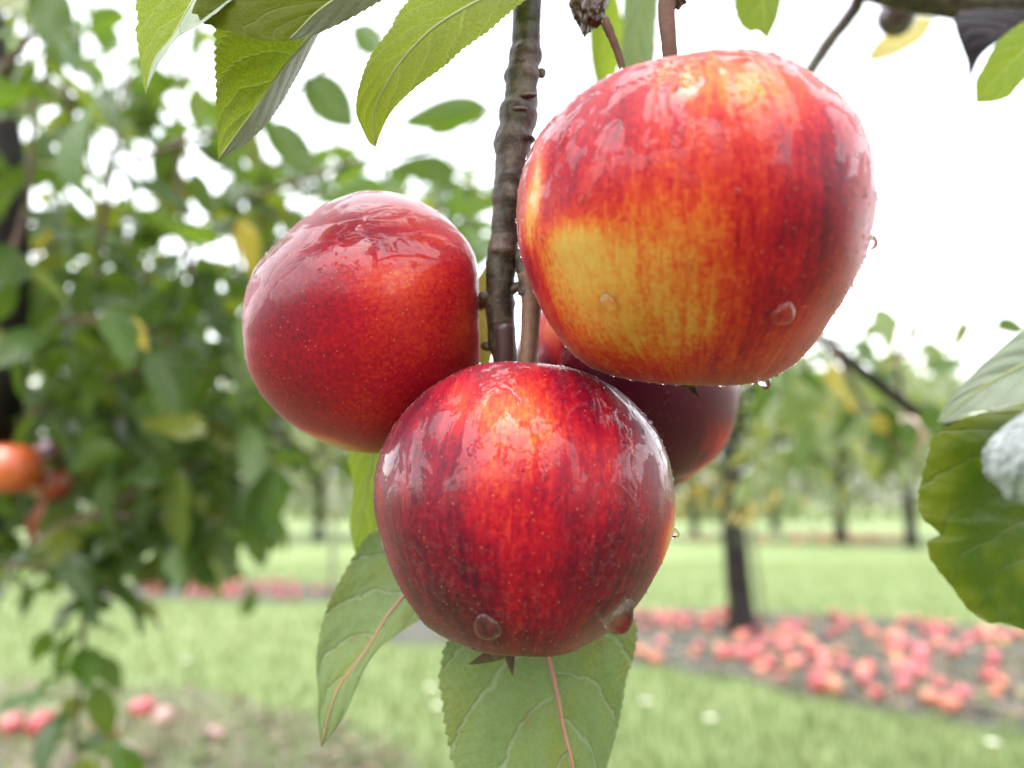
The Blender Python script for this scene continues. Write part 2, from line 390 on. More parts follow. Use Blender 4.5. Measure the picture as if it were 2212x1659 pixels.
def worn_mat():
    n = NT('worn_ground'); obj = n.n('TexCoord').outputs['Object']
    b = n.noise(obj, 5.0, 6.0, 0.7); c = n.noise(obj, 40.0, 5.0, 0.7)
    m = n.math('ADD', n.math('MULTIPLY', b, 0.65), n.math('MULTIPLY', c, 0.35))
    col = n.ramp(m, [(0.36, (0.10, 0.075, 0.060)), (0.46, (0.125, 0.125, 0.085)), (0.56, (0.13, 0.155, 0.075)), (0.68, (0.17, 0.175, 0.12))])
    return n.done(n.n('BsdfPrincipled', {'Base Color': col, 'Roughness': 0.8, 'Normal': n.bump(m, 1.0, 0.03), 'Specular IOR Level': 0.2}))
M['worn'] = worn_mat()
def grass_mat():
    n = NT('grass_blade'); r = n.rnd()
    col = n.ramp(r, [(0.0, (0.100, 0.150, 0.046)), (0.5, (0.145, 0.195, 0.066)), (0.85, (0.185, 0.222, 0.090)), (1.0, (0.22, 0.22, 0.10))])
    p = n.n('BsdfPrincipled', {'Base Color': col, 'Roughness': 0.55, 'Specular IOR Level': 0.15})
    t = n.n('BsdfTranslucent', {'Color': col})
    return n.done(n.n('MixShader', {0: 0.35, 1: p.outputs[0], 2: t.outputs[0]}))
M['grass'] = grass_mat()
M['litter'] = leaf_mat('leaf_litter', (0.17, 0.125, 0.09), (0.20, 0.17, 0.13), (0.10, 0.05, 0.02), (0.16, 0.12, 0.08), tw=0.15, fine=False, vary=0.6)
M['petal'] = plain_mat('daisy_petal', (0.72, 0.72, 0.70), 0.6, 0.05)
M['petal_mid'] = plain_mat('daisy_centre', (0.55, 0.36, 0.03), 0.7, 0.2)

# ================================================================== ground
def grid_sheet(x0, x1, y0, y1, nx, ny, z=None):
    xs, ys = np.linspace(x0, x1, nx), np.linspace(y0, y1, ny)
    X, Y = np.meshgrid(xs, ys, indexing='ij')
    Z = np.zeros_like(X) if z is None else z(X, Y)
    v = np.stack([X, Y, Z], -1).reshape(-1, 3)
    i = np.arange(nx * ny).reshape(nx, ny)
    f = np.stack([i[:-1, :-1], i[1:, :-1], i[1:, 1:], i[:-1, 1:]], -1).reshape(-1, 4)
    return v, f.tolist()
v, f = grid_sheet(-150, 150, -30, 260, 30, 30)
tag(add('ground', v, f, M['ground'], origin=(0, 0, 0)), kind='structure')

def patch(name, pts, z, seed, jag=0.10, bumpz=0.012, mat='soil'):
    """A soil strip with a ragged outline and small clods."""
    p = np.array([[G(a, b)[0], G(a, b)[1]] for a, b in pts])
    n = 160
    t = np.linspace(0, len(p), n, endpoint=False)
    ring = np.array([p[int(s) % len(p)] * (1 - s % 1) + p[(int(s) + 1) % len(p)] * (s % 1) for s in t])
    c = ring.mean(0)
    V, nr = [], 26
    for k in range(nr):
        s = (k + 1) / nr
        for i in range(n):
            q = c + (ring[i] - c) * s
            j = mnoise.noise(Vector((ring[i][0] * 4, ring[i][1] * 4, seed))) * jag * s * s
            q = q + (ring[i] - c) / (np.linalg.norm(ring[i] - c) + 1e-6) * j
            h = z + max(0.0, mnoise.fractal(Vector((q[0] * 9, q[1] * 9, seed)), 0.8, 2.1, 4)) * bumpz * (1 if k < nr - 1 else 0)
            V.append((q[0], q[1], h))
    V.append((c[0], c[1], z + 0.01)); F = []
    for k in range(nr - 1):
        for i in range(n):
            i2 = (i + 1) % n
            F.append((k * n + i, k * n + i2, (k + 1) * n + i2, (k + 1) * n + i))
    for i in range(n): F.append((len(V) - 1, (i + 1) % n, i))
    F = [tuple(q) for q in F]
    o = add(name, V, F, M[mat], origin=(c[0], c[1], 0))
    me = o.data; 
    if me.polygons[0].normal.z < 0: me.flip_normals()
    return tag(o, kind='structure')
STRIP1 = [(830, 1332), (1150, 1318), (1480, 1316), (1800, 1330), (2300, 1362), (2700, 1390), (2700, 1640), (2250, 1600), (2050, 1560), (1745, 1515), (1600, 1470), (1465, 1450), (1100, 1400), (830, 1392)]
patch('soil_strip', STRIP1, 0.004, 1.0)
STRIP2 = [(150, 1262), (500, 1256), (830, 1268), (830, 1300), (600, 1302), (300, 1296), (150, 1290)]
patch('soil_strip', STRIP2, 0.004, 2.0)
STRIP3 = [(1380, 1156), (1700, 1153), (2100, 1153), (2300, 1158), (2300, 1174), (1900, 1177), (1500, 1176), (1380, 1170)]
STRIP0 = [(-700, 1462), (100, 1468), (420, 1490), (700, 1560), (900, 1640), (1000, 1760), (700, 1900), (-700, 1900)]
patch('worn_ground', STRIP0, 0.004, 4.0, mat='worn')

def inside(poly, x, y):
    n, r = len(poly), False
    j = n - 1
    for i in range(n):
        xi, yi = poly[i]; xj, yj = poly[j]
        if (yi > y) != (yj > y) and x < (xj - xi) * (y - yi) / (yj - yi) + xi: r = not r
        j = i
    return r
WP = [[tuple(G(a, b)[:2]) for a, b in s] for s in (STRIP1, STRIP2, STRIP3, STRIP0)]

# grass blades, thicker near the camera
def blades(n, y0, y1, h0, h1, w, keep_soil):
    y = y0 + (y1 - y0) * RNG.random(n) ** 1.25
    x = (RNG.random(n) * 2 - 1) * (0.74 * y + 0.25)
    on = np.array([any(inside(pl, a, b) for pl in WP[:3]) for a, b in zip(x, y)])
    scr = np.array([inside(WP[3], a, b) for a, b in zip(x, y)])
    keep = (~on & ~scr) | (on & (RNG.random(n) < keep_soil)) | (scr & (RNG.random(n) < 0.85))
    x, y = x[keep], y[keep]; n = len(x)
    h = h0 + (h1 - h0) * RNG.random(n); a = RNG.random(n) * 6.283; lean = RNG.random(n) * 0.7
    la = RNG.random(n) * 6.283
    ww = w * (0.6 + 0.8 * RNG.random(n))
    dx, dy = np.cos(a) * ww, np.sin(a) * ww
    z0 = np.zeros(n)
    lx, ly = np.cos(la) * lean * h, np.sin(la) * lean * h
    p0 = np.stack([x - dx, y - dy, z0], 1); p1 = np.stack([x + dx, y + dy, z0], 1)
    p2 = np.stack([x + dx * .7 + lx * .35, y + dy * .7 + ly * .35, h * .6], 1); p3 = np.stack([x - dx * .7 + lx * .35, y - dy * .7 + ly * .35, h * .6], 1)
    p4 = np.stack([x + lx, y + ly, h * (1 - lean * 0.3)], 1)
    V = np.stack([p0, p1, p2, p3, p4], 1).reshape(-1, 3)
    b = np.arange(n) * 5
    F = np.stack([b, b + 1, b + 2, b + 3], 1).tolist() + np.stack([b + 3, b + 2, b + 4], 1).tolist()
    return V, F, np.repeat(RNG.random(n), 5)
V, F, rr = blades(60000, 1.2, 9.0, 0.02, 0.055, 0.0028, 0.38)
go = tag(add('grass', V, F, M['grass'], origin=(0, 0, 0), smooth=False), 'short mown orchard grass between the soil strips', 'grass', kind='stuff')
fattr(go.data, 'rnd', rr)

# ================================================================== generic leaf meshes
def leaf_variant(seed, length=1.0, nu=9, nv=4):
    """Unit leaf: base at the origin, tip towards +Y, upper face towards +Z."""
    r = random.Random(seed)
    curl, fold, wav, wd = r.uniform(-0.1, 0.9), r.uniform(-0.15, 0.55), r.uniform(0.0, 0.10), r.uniform(0.22, 0.31)
    tw = r.uniform(-0.6, 0.6)
    us = np.linspace(0, 1, nu); V = []; U = []
    for u in us:
        w = wd * (math.sin(math.pi * u ** 0.85) ** 0.72) * (1 - 0.25 * u) if 0 < u < 1 else 0.004
        ang = -curl * u
        y, z = u * (1 - 0.10 * curl * u), -0.5 * curl * u * u
        for j in range(-nv, nv + 1):
            s = j / nv
            x = s * w * math.cos(fold * abs(s)); dz = abs(s) * w * math.sin(fold) + wav * math.sin(u * 9 + s * 2.2) * abs(s) * 0.5
            t = tw * u * 0.7
            V.append((x * math.cos(t) - dz * math.sin(t), y, z + dz * math.cos(t) + x * math.sin(t))); U.append((u, s * 0.5 + 0.5))
    m = 2 * nv + 1; F = []
    for i in range(nu - 1):
        for j in range(m - 1):
            a = i * m + j
            F.append((a, a + 1, a + m + 1, a + m))
    return np.array(V), F, np.array(U)
LV = [leaf_variant(100 + k) for k in range(10)]
LV_LOW = [leaf_variant(200 + k, nu=5, nv=1) for k in range(8)]
LEAF_ME = {}
def leaf_mesh(k, mat):
    key = (k, mat)
    if key not in LEAF_ME:
        v, f, u = LV[k]
        me = mesh('leaf', v, f, M[mat]); set_uv(me, u); LEAF_ME[key] = me
    return LEAF_ME[key]
def frame(d, up):
    d = d / np.linalg.norm(d); x = np.cross(d, up); x /= np.linalg.norm(x) + 1e-9; z = np.cross(x, d)
    return np.stack([x, d, z], 1)
def place_leaf(parent, k, mat, base, rot, size, label=None):
    o = bpy.data.objects.new('leaf', leaf_mesh(k, mat))
    C.objects.link(o); o.parent = parent
    m = Matrix.Identity(4)
    for a in range(3):
        for b in range(3): m[a][b] = rot[a, b] * size
        m[a][3] = base[a] - WLOC[parent.name][a]
    o.matrix_basis = m
    if label: o['label'] = label
    return o
def joined_leaves(name, parent, specs, mat, low=True, kind='stuff', origin=None):
    """specs: (variant, base, rot, size); all in one mesh."""
    Vs, Fs, Us, Rs, o = [], [], [], [], 0
    for k, base, rot, size in specs:
        v, f, u = (LV_LOW[k % len(LV_LOW)] if low else LV[k % len(LV)])
        Vs.append(v @ rot.T * size + base); Fs.append(np.array(f) + o); Us.append(u); Rs.append(np.full(len(v), RNG.random())); o += len(v)
    V = np.vstack(Vs); F = np.vstack(Fs).tolist()
    ob = add(name, V, F, M[mat], parent, origin)
    set_uv(ob.data, np.vstack(Us)); fattr(ob.data, 'rnd', np.concatenate(Rs))
    if kind: ob['kind'] = kind
    return ob
def rnd_rot(droop=0.5, rs=random):
    a = rs.uniform(0, 6.283); e = rs.gauss(-droop, 0.5)
    d = np.array([math.cos(a) * math.cos(e), math.sin(a) * math.cos(e), math.sin(e)])
    up = np.array([rs.gauss(0, 0.45), rs.gauss(0, 0.45), 1.0])
    return frame(d, up)

# ================================================================== the fallen apples
def apple_profile(th, stem=0.34, calyx=0.20, taper=0.10):
    rho = np.sin(th) * (1 + taper * np.cos(th))
    z = 0.90 * np.cos(th) - stem * np.exp(-(th / 0.36) ** 2) + calyx * np.exp(-((math.pi - th) / 0.34) ** 2)
    return rho, z
def simple_apple(rad, nt=11, npn=16):
    th = np.linspace(0.02, math.pi - 0.02, nt); rho, z = apple_profile(th)
    V = [(rho[i] * math.cos(2 * math.pi * k / npn) * rad, rho[i] * math.sin(2 * math.pi * k / npn) * rad, z[i] * rad) for i in range(nt) for k in range(npn)]
    F = [(i * npn + k, (i + 1) * npn + k, (i + 1) * npn + (k + 1) % npn, i * npn + (k + 1) % npn) for i in range(nt - 1) for k in range(npn)]
    F.append(tuple(range(npn))); F.append(tuple((nt - 1) * npn + k for k in range(npn - 1, -1, -1)))
    return V, F
va, fa = simple_apple(0.031)
def fallen_skin(name, ca, cb):
    n = NT(name); obj = n.n('TexCoord').outputs['Object']
    a = n.math('ADD', n.math('MULTIPLY', n.noise(obj, 30.0, 3.0), 0.7), n.math('MULTIPLY', n.rnd(), 0.3))
    c = n.mix(n.ss(a, .3, .75), ca, cb)
    return n.done(n.n('BsdfPrincipled', {'Base Color': c, 'Roughness': 0.4, 'Specular IOR Level': .2, 'Coat Weight': 0.7, 'Coat Roughness': 0.2}))
FALL = {'pink': mesh('windfall_apple', va, fa, fallen_skin('windfall_pink', (.23, .035, .044), (.29, .070, .070))),
        'red': mesh('windfall_apple', va, fa, fallen_skin('windfall_red', (.19, .012, .014), (.25, .034, .030))),
        'orange': mesh('windfall_apple', va, fa, fallen_skin('windfall_orange', (.29, .075, .040), (.31, .120, .065))),
        'yellow': mesh('windfall_apple', va, fa, fallen_skin('windfall_yellow', (.27, .13, .05), (.27, .17, .06))),
        'pale orange': mesh('windfall_apple', va, fa, fallen_skin('windfall_pale_orange', (.40, .145, .075), (.42, .21, .12))),
        'crimson': mesh('windfall_apple', va, fa, fallen_skin('windfall_crimson', (.19, .003, .012), (.24, .006, .016))),
        'pale': mesh('windfall_apple', va, fa, fallen_skin('windfall_pale', (.27, .14, .13), (.27, .19, .16)))}
def windfall(x, y, label, group, s=1.0, lo=0.68, col='pink'):
    o = bpy.data.objects.new('windfall_apple', FALL[col]); C.objects.link(o)
    sc = s * random.uniform(lo, 1.15)
    o.location = (x, y, 0.027 * sc); o.scale = (sc,) * 3
    o.rotation_euler = (random.uniform(-1.4, 1.4), random.uniform(-1.4, 1.4), random.uniform(0, 6))
    return tag(o, label, 'apple', group)
def scatter(poly_px, n, label, group, mind, s=1.0, place=None, dens=None, mix=(5, 3, 3, .4)):
    pl = [tuple(G(a, b)[:2]) for a, b in poly_px]; got = []; tries = 0
    xs = [p[0] for p in pl]; ys = [p[1] for p in pl]
    while len(got) < n and tries < 40000:
        tries += 1
        x, y = random.uniform(min(xs), max(xs)), random.uniform(min(ys), max(ys))
        if not inside(pl, x, y): continue
        if dens and random.random() > dens(x, y): continue
        if any((x - a) ** 2 + (y - b) ** 2 < mind ** 2 for a, b in got): continue
        got.append((x, y)); col = random.choices(['pink', 'red', 'orange', 'yellow', 'pale orange'], mix + (0,) * (5 - len(mix)))[0]
        qx, qy, _ = proj(np.array([x, y, .03]))
        windfall(x, y, label.replace('COL', col).replace('PLACE', place(qx, qy)), group, s, col=col)
    return got
clump = lambda x, y: 0.06 + 0.94 * max(0, min(1, 0.45 + 2.4 * mnoise.noise(Vector((x * 2.2, y * 2.2, 5)))))
A1 = [(1380, 1330), (1480, 1322), (1800, 1335), (2120, 1365), (2212, 1380), (2212, 1440), (2000, 1470), (1780, 1480), (1600, 1440), (1380, 1440)]
def place1(x, y):
    if x < 1540: side = 'between the lowest apple and the dark trunk'
    elif x < 1690: side = 'at the foot of the dark trunk'
    elif x < 1900: side = 'in the heap right of the dark trunk'
    elif x < 2060: side = 'left of and below the large green leaf'
    else: side = 'under the tip of the large green leaf'
    return ('at the back ' if y < 1385 else 'at the front ') + side
scatter(A1, 112, 'fallen COL apple PLACE', 'windfall apples round the dark trunk', 0.064, place=place1, dens=clump, mix=(5, 4, 3, .3))
A1b = [(1600, 1450), (2000, 1470), (2212, 1470), (2212, 1540), (1900, 1535), (1720, 1505)]
scatter(A1b, 16, 'fallen COL apple lying apart by the near grass edge, PLACE', 'windfall apples on the near edge of the soil strip', 0.12,
        place=lambda x, y: 'below the dark trunk' if x < 1720 else 'half way along' if x < 1950 else 'near the right edge', mix=(2, 4, 4, 0))
A1c = [(850, 1334), (1100, 1326), (1380, 1330), (1380, 1430), (1100, 1396), (850, 1385)]
scatter(A1c, 24, 'fallen COL apple on the lawn strip PLACE', 'windfall apples behind the hanging cluster', 0.075, place=lambda x, y: 'between the two hanging leaves' if x < 980 else 'behind the broad hanging leaf' if x < 1345 else 'just right of the broad hanging leaf')
A2 = [(395, 1262), (520, 1262), (630, 1266), (760, 1284), (620, 1298), (430, 1294), (300, 1284)]
scatter(A2, 40, 'small COL fallen apple on the middle strip PLACE', 'windfall apples on the middle strip', 0.068, place=lambda x, y: 'left of the short trunk' if x < 420 else 'right of the short trunk' if x < 560 else 'near the thin grey stake', mix=(6, 3, 1, 0))
A3 = [(1480, 1158), (1950, 1157), (1960, 1172), (1740, 1175), (1500, 1172)]
scatter(A3, 70, 'tiny COL fallen apple on the farthest strip, PLACE', 'windfall apples on the farthest strip', 0.085, s=1.5, place=lambda x, y: 'left of the dark trunk' if x < 1580 else 'right of the dark trunk' if x < 1740 else 'under the stout distant tree', mix=(0, 0, 1, 0, 5))
def single(px, py, label, s=1.0, col='pink'):
    g = G(px, py, 0.03); return windfall(g[0], g[1], label, None, s, 0.98, col)
single(2050, 1520, 'bright orange red fallen apple nearest the grass edge on the soil strip', col='orange')
single(2140, 1462, 'pinkish red fallen apple behind the bright orange one, by bare soil', col='red')
single(1765, 1480, 'deep red fallen apple alone on the near side of the windfall strip', col='red')
single(92, 1576, 'dark crimson fallen apple at the foot of the left tree', 1.2, col='crimson')
single(28, 1566, 'pink fallen apple at the left edge beside the dark crimson one', 0.95, col='pink')
single(262, 1645, 'pale pink fallen apple on the soil near the bottom left corner', 1.1, col='pale')
single(308, 1532, 'pink and yellow fallen apple at the edge of the lawn', 1.1, col='pink')
single(352, 1548, 'whitish fallen apple touching the pink and yellow one', 0.9, col='pale')
single(205, 1560, 'pale mauve fallen apple beside the thin hanging shoot', 0.8, col='pale')
single(232, 1590, 'dull pink fallen apple below the pale mauve one', 0.9, col='pink')
single(465, 1576, 'cream coloured fallen apple alone on the scruffy ground', 0.7, col='pale')

# daisies in the lawn
def daisy(px, py, label):
    g = G(px, py, 0.03); r = 0.016
    root = empty('daisy', (g[0], g[1], 0))
    for k in range(9):
        a = 2 * math.pi * k / 9
        d = np.array([math.cos(a), math.sin(a), 0.25]); t = np.array([-math.sin(a), math.cos(a), 0])
        b = np.array([g[0], g[1], 0.035])
        vv = [b + d * r * .25, b + d * r * .7 - t * r * .28, b + d * r, b + d * r * .7 + t * r * .28]
        add('petal', vv, [(0, 1, 2, 3)], M['petal'], root, b)
    vv, ff = simple_apple(0.004, 6, 8)
    add('flower_centre', np.array(vv) + [g[0], g[1], 0.036], ff, M['petal_mid'], root)
    vv, ff = tube([[g[0], g[1], 0], [g[0], g[1], 0.034]], [0.001, 0.001], 5)
    add('stalk', vv, ff, M['grass'], root)
    tag(root, label, 'daisy', 'daisies in the lawn')
for px, py, lb in [(1535, 1557, 'white daisy in the lawn below the windfall strip'), (405, 1372, 'upper of two white daisies in the lawn by the left tree'), (400, 1432, 'lower of two white daisies in the lawn by the left tree'),
                   (930, 1490, 'white daisy just left of the hanging leaf'), (945, 1530, 'white daisy below another by the hanging leaf'), (2145, 1610, 'white daisy in the lower right corner of the lawn'),
                   (1395, 1520, 'pale daisy right of the hanging leaf')]:
    daisy(px, py, lb)

# dead leaves on the soil
sp = []
for _ in range(1700):
    if random.random() < 0.35:
        g = G(random.uniform(-100, 950), random.uniform(1480, 1720))
    else:
        g = G(random.uniform(1350, 2250), random.uniform(1325, 1560))
    if not any(inside(pl, g[0], g[1]) for pl in WP): continue
    a = random.uniform(0, 6.283)
    rot = frame(np.array([math.cos(a), math.sin(a), 0.1]), np.array([random.gauss(0, .4), random.gauss(0, .4), 1]))
    sp.append((random.randrange(8), np.array([g[0], g[1], 0.018]), rot, random.uniform(0.03, 0.06)))
tag(joined_leaves('leaf_litter', None, sp, 'litter', origin=(0, 2, 0)), 'dry brown leaf litter strewn over the soil strips', 'leaf litter', kind='stuff')

# ================================================================== background trees
def trunk_mesh(path, r0, r1, seed, n=22, seg=12):
    p = resample(path, n)
    rad = np.linspace(r0, r1, n); rad[0] *= 1.35; rad[1] *= 1.12
    return tube(p, rad, seg, lambda i, a, m: 1 + 0.10 * mnoise.noise(Vector((math.cos(a) * 1.5, math.sin(a) * 1.5, i * 0.5 + seed))))
def orchard_tree(x, y, h, r, label, nleaf, lsz, seed, trunk_r=0.06, base_h=0.55, lean=0.0, mat='leaf_far', group=None, trunk_path=None, flat=0.75):
    rs = random.Random(seed)
    root = empty('apple_tree', (x, y, 0))
    top = np.array([x + lean, y, h * 0.62])
    path = trunk_path if trunk_path is not None else [np.array([x, y, 0]), np.array([x + lean * .4, y, h * 0.3]), top]
    tv, tf = trunk_mesh(path, trunk_r, trunk_r * 0.55, seed)
    add('trunk', tv, tf, M['bark_tree'], root, (x, y, 0))
    specs, top = [], np.array(path[-1])
    limbs = []
    for k in range(9):
        a = 2 * math.pi * k / 9 + rs.uniform(-.3, .3); st = np.array(path[-1]) * rs.uniform(.55, 1.0) + np.array(path[0]) * 0
        st = np.array([path[-1][0], path[-1][1], rs.uniform(base_h, path[-1][2])])
        L = r * rs.uniform(0.75, 1.05); up = rs.uniform(0.1, 0.9)
        en = st + np.array([math.cos(a) * L, math.sin(a) * L, up * (h - st[2])])
        md = (st + en) / 2 + np.array([0, 0, 0.12 * L])
        lp = resample([st, md, en], 9)
        limbs.append((lp, L)); lv, lf = tube(lp, np.linspace(trunk_r * .45, trunk_r * .1, 9), 7)
        add('limb', lv, lf, M['bark_tree'], root)
    for _ in range(nleaf):
        lp, L = limbs[rs.randrange(len(limbs))]
        t = rs.random() ** 0.7
        c = lp[min(8, int(t * 8.99))]
        s = 0.20 * r + 0.12 * t * r
        c = c + np.array([rs.gauss(0, s), rs.gauss(0, s), rs.gauss(0, s * flat)])
        if c[2] < base_h * .85: c[2] = base_h * .85 + rs.random() * 0.3
        specs.append((rs.randrange(8), c, rnd_rot(0.5, rs), lsz * rs.uniform(.7, 1.2)))
    joined_leaves('crown', root, specs, mat, kind=None)
    tag(root, label, 'tree', group)
    return root
# far rows: (px of the trunk foot, distance)
far = [(1797, 13.5, 2.7, 'distant apple tree with a stout dark trunk above the orange windfall strip', 0.16),
       (1945, 12.0, 2.7, 'distant apple tree with a short trunk close to the large green leaf', 0.14),
       (1490, 15.0, 2.6, 'distant apple tree half hidden behind the right flank of the lowest apple', 0.13),
       (2120, 15.0, 3.0, 'distant apple tree behind the large green leaf at the right edge', 0.14),
       (1660, 19.0, 3.2, 'pale distant apple tree seen past the right of the dark trunk', 0.15),
       (2320, 17.0, 3.4, 'distant apple tree beyond the right edge leaves', 0.15),
       (700, 14.0, 2.7, 'distant apple tree under the left apple', 0.14),
       (600, 17.0, 3.0, 'pale distant apple tree between the left tree and the hanging leaves', 0.14),
       (850, 16.0, 2.8, 'distant apple tree hidden in part by the lowest apple', 0.14),
       (330, 15.0, 2.9, 'distant apple tree glimpsed through the lower leaves of the left tree', 0.14)]
for i, (px, d, h, lb, tr) in enumerate(far):
    g = P(px, CY, d)
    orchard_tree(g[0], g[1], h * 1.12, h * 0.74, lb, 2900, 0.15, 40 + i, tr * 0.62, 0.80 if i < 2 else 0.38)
# a far hedge closing the orchard: countless shrubs read as one mass
sp = []
for _ in range(9000):
    x = random.uniform(-34, 34); y = 31 + random.gauss(0, 1.2)
    z = abs(random.gauss(0, 1.0)) * (1.1 + 0.5 * mnoise.noise(Vector((x * 0.25, 0, 3))))
    sp.append((random.randrange(8), np.array([x, y, z]), rnd_rot(), random.uniform(.25, .45)))
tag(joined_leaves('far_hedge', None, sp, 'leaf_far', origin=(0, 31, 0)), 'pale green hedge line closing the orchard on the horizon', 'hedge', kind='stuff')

# the near right tree with the dark slim trunk
b = G(1606, 1372)
tp = [b, P(1592, 1240, np.linalg.norm(b[:2]) * 0.995 + 0.03), P(1568, 1090, 4.0), P(1560, 980, 4.05)]
tp = [np.array([b[0], b[1], 0]), np.array([b[0] - .02, b[1], 0.32]), np.array([b[0] - .03, b[1], .62]), np.array([b[0] - .02, b[1] + .02, 1.0]), np.array([b[0], b[1] + .05, 1.35])]
near_r = orchard_tree(b[0], b[1], 1.75, 0.72, 'young apple tree with a slim dark trunk standing in the windfall apples', 520, 0.075, 77, 0.066, 0.62, trunk_path=tp)
sp = []
for cx, cy in [(1535, 1075), (1650, 1092), (1500, 1050), (1600, 1110), (1480, 1090), (1560, 1040), (1690, 1060)]:
    for _ in range(7):
        sp.append((random.randrange(8), P(cx + random.gauss(0, 18), cy + random.gauss(0, 12), 3.7), rnd_rot(0.6), random.uniform(.05, .07)))
joined_leaves('yellow_foliage', near_r, sp, 'leaf_yellow', kind='stuff')
# stakes
def stake(p0, p1, r, label):
    vv, ff = tube(resample([p0, (np.array(p0) + p1) / 2, p1], 7), [r] * 7, 8); return tag(add('garden_stake', vv, ff, M['stake'], None, p0), label, 'stake')
g = G(1652, 1352); stake(g, np.array([g[0] - .06, g[1], 0.62]), 0.013, 'pale leaning garden stake right of the slim dark trunk')
g = G(715, 1296); stake(g, np.array([g[0] + .0, g[1], 0.75]), 0.022, 'thin grey garden stake on the lawn under the left apple')
# trunk of the tree on the middle strip, its crown behind the left tree's leaves
g = G(440, 1272)
orchard_tree(g[0], g[1], 2.0, 0.9, 'apple tree with a short dark trunk on the middle windfall strip', 900, 0.085, 91, 0.055, 0.85)

# ================================================================== left neighbour tree
LT = P(-40, 829, 1.25)
left_tree = empty('apple_tree', (LT[0], LT[1], 0))
tag(left_tree, 'dense apple tree filling the left side with drooping green and grey leaves', 'tree')
tv, tf = trunk_mesh([np.array([LT[0], LT[1], 0]), np.array([LT[0] + .01, LT[1], .5]), P(-8, 900, .98), P(6, 480, .92), P(-30, 120, .95), P(-60, -150, 1.0)], 0.040, 0.022, 5, 26, 14)
add('trunk', tv, tf, M['bark_tree'], left_tree, (LT[0], LT[1], 0))
shoots = [  # base, tip (px, py, depth) read off the photograph, then more filling in between
    [(185, 380, .85), (140, 180, .86), (110, 60, .87), (95, -60, .88)], [(420, 640, .95), (395, 480, .95), (385, 330, .96), (400, 120, .98)],
    [(210, 560, 1.0), (250, 300, 1.02), (290, 60, 1.05)], [(10, 600, .8), (60, 420, .82), (70, 200, .84)],
    [(0, 470, 1.2), (200, 480, 1.2), (420, 430, 1.25), (560, 400, 1.3)], [(0, 640, 1.1), (180, 600, 1.1), (330, 590, 1.1)],
    [(60, 900, .95), (220, 820, .96), (400, 800, .98), (540, 830, 1.0)], [(0, 780, .8), (120, 700, .82), (260, 690, .84), (350, 720, .86)],
    [(150, 1150, 1.0), (300, 1060, 1.0), (440, 1000, 1.02), (600, 960, 1.05)], [(0, 1050, 1.15), (200, 980, 1.15), (420, 900, 1.2), (650, 900, 1.25)],
    [(60, 1180, .95), (180, 1120, .95), (330, 1120, .95), (430, 1160, .95)], [(165, 1180, .95), (180, 1300, .95), (178, 1430, .95), (165, 1570, .95), (162, 1640, .95)],
    [(300, 1120, 1.1), (420, 1120, 1.12), (520, 1150, 1.15)], [(0, 350, 1.3), (160, 280, 1.3), (300, 200, 1.35)],
    [(480, 820, 1.25), (520, 620, 1.25), (500, 480, 1.3), (540, 350, 1.32)], [(250, 820, 1.3), (300, 640, 1.3), (340, 430, 1.35)],
    [(-60, 1250, .9), (40, 1220, .92), (150, 1250, .94), (250, 1290, .96)], [(100, 760, 1.35), (120, 560, 1.35), (100, 300, 1.4)],
    [(540, 760, 1.3), (640, 700, 1.32), (700, 560, 1.35)], [(0, 160, .75), (80, 60, .76), (160, -40, .78)],
    [(300, 980, 1.3), (420, 1020, 1.3), (560, 1060, 1.35)], [(330, 1240, 1.1), (390, 1180, 1.1), (420, 1080, 1.1)],
    [(560, 900, 1.15), (640, 960, 1.18), (720, 1010, 1.2)], [(300, 340, .75), (560, 250, .64), (700, 150, .62), (850, 60, .61), (1000, -20, .6)], [(540, 430, .8), (760, 352, .75), (900, 332, .7), (1000, 292, .65), (1075, 222, .62)],
    [(20, 1000, 1.2), (40, 850, 1.2), (60, 700, 1.25)], [(350, 900, 1.1), (360, 760, 1.1), (380, 620, 1.15)],
    [(-40, 560, 1.0), (80, 540, 1.02), (210, 500, 1.04), (320, 520, 1.06)], [(120, 1000, 1.05), (260, 900, 1.06), (300, 760, 1.08)],
]
BARE = [(1000, -20, .6), (1075, 222, .62), (1080, 380, 1.4), (1000, 470, 1.2), (900, 240, 1.4), (820, 90, 1.2)]
shoots += [[(480, 500, 1.3), (700, 440, 1.35), (900, 410, 1.4), (1080, 380, 1.4)], [(520, 560, 1.1), (680, 480, 1.12), (860, 440, 1.15), (1000, 470, 1.2)], [(560, 480, 1.3), (680, 380, 1.35), (800, 300, 1.4), (900, 240, 1.4)], [(540, 440, 1.1), (640, 300, 1.15), (740, 180, 1.2), (820, 90, 1.2)]]
LS = []
rs = random.Random(3)
for si, s in enumerate(shoots):
    n = 16
    p = resample(PP(s), n); L = np.linalg.norm(np.diff(p, axis=0), axis=1).sum()
    vv, ff = tube(p, np.linspace(*((.0024, .0010) if s[-1] in BARE else (.0045, .0016)), n), 7); add('shoot', vv, ff, M['shoot'], left_tree)
    m = 0 if s[-1] in BARE else int(L / 0.0145); ph = rs.uniform(0, 6)
    for k in range(m):
        t = (k + .5) / m * (n - 1); i = min(n - 2, int(t)); c = p[i] + (p[i + 1] - p[i]) * (t - i)
        ph += 2.4 + rs.uniform(-.3, .3)
        rad = np.array([math.cos(ph), math.sin(ph) * 0.8, rs.uniform(-1.1, 0.25)])
        rot = frame(rad, np.array([rs.gauss(0, .5), rs.gauss(-.15, .5), 1.0]))
        c2 = c + rad / np.linalg.norm(rad) * rs.uniform(.004, .02)
        LS.append((rs.randrange(10), c2, rot, rs.uniform(.055, .085)))
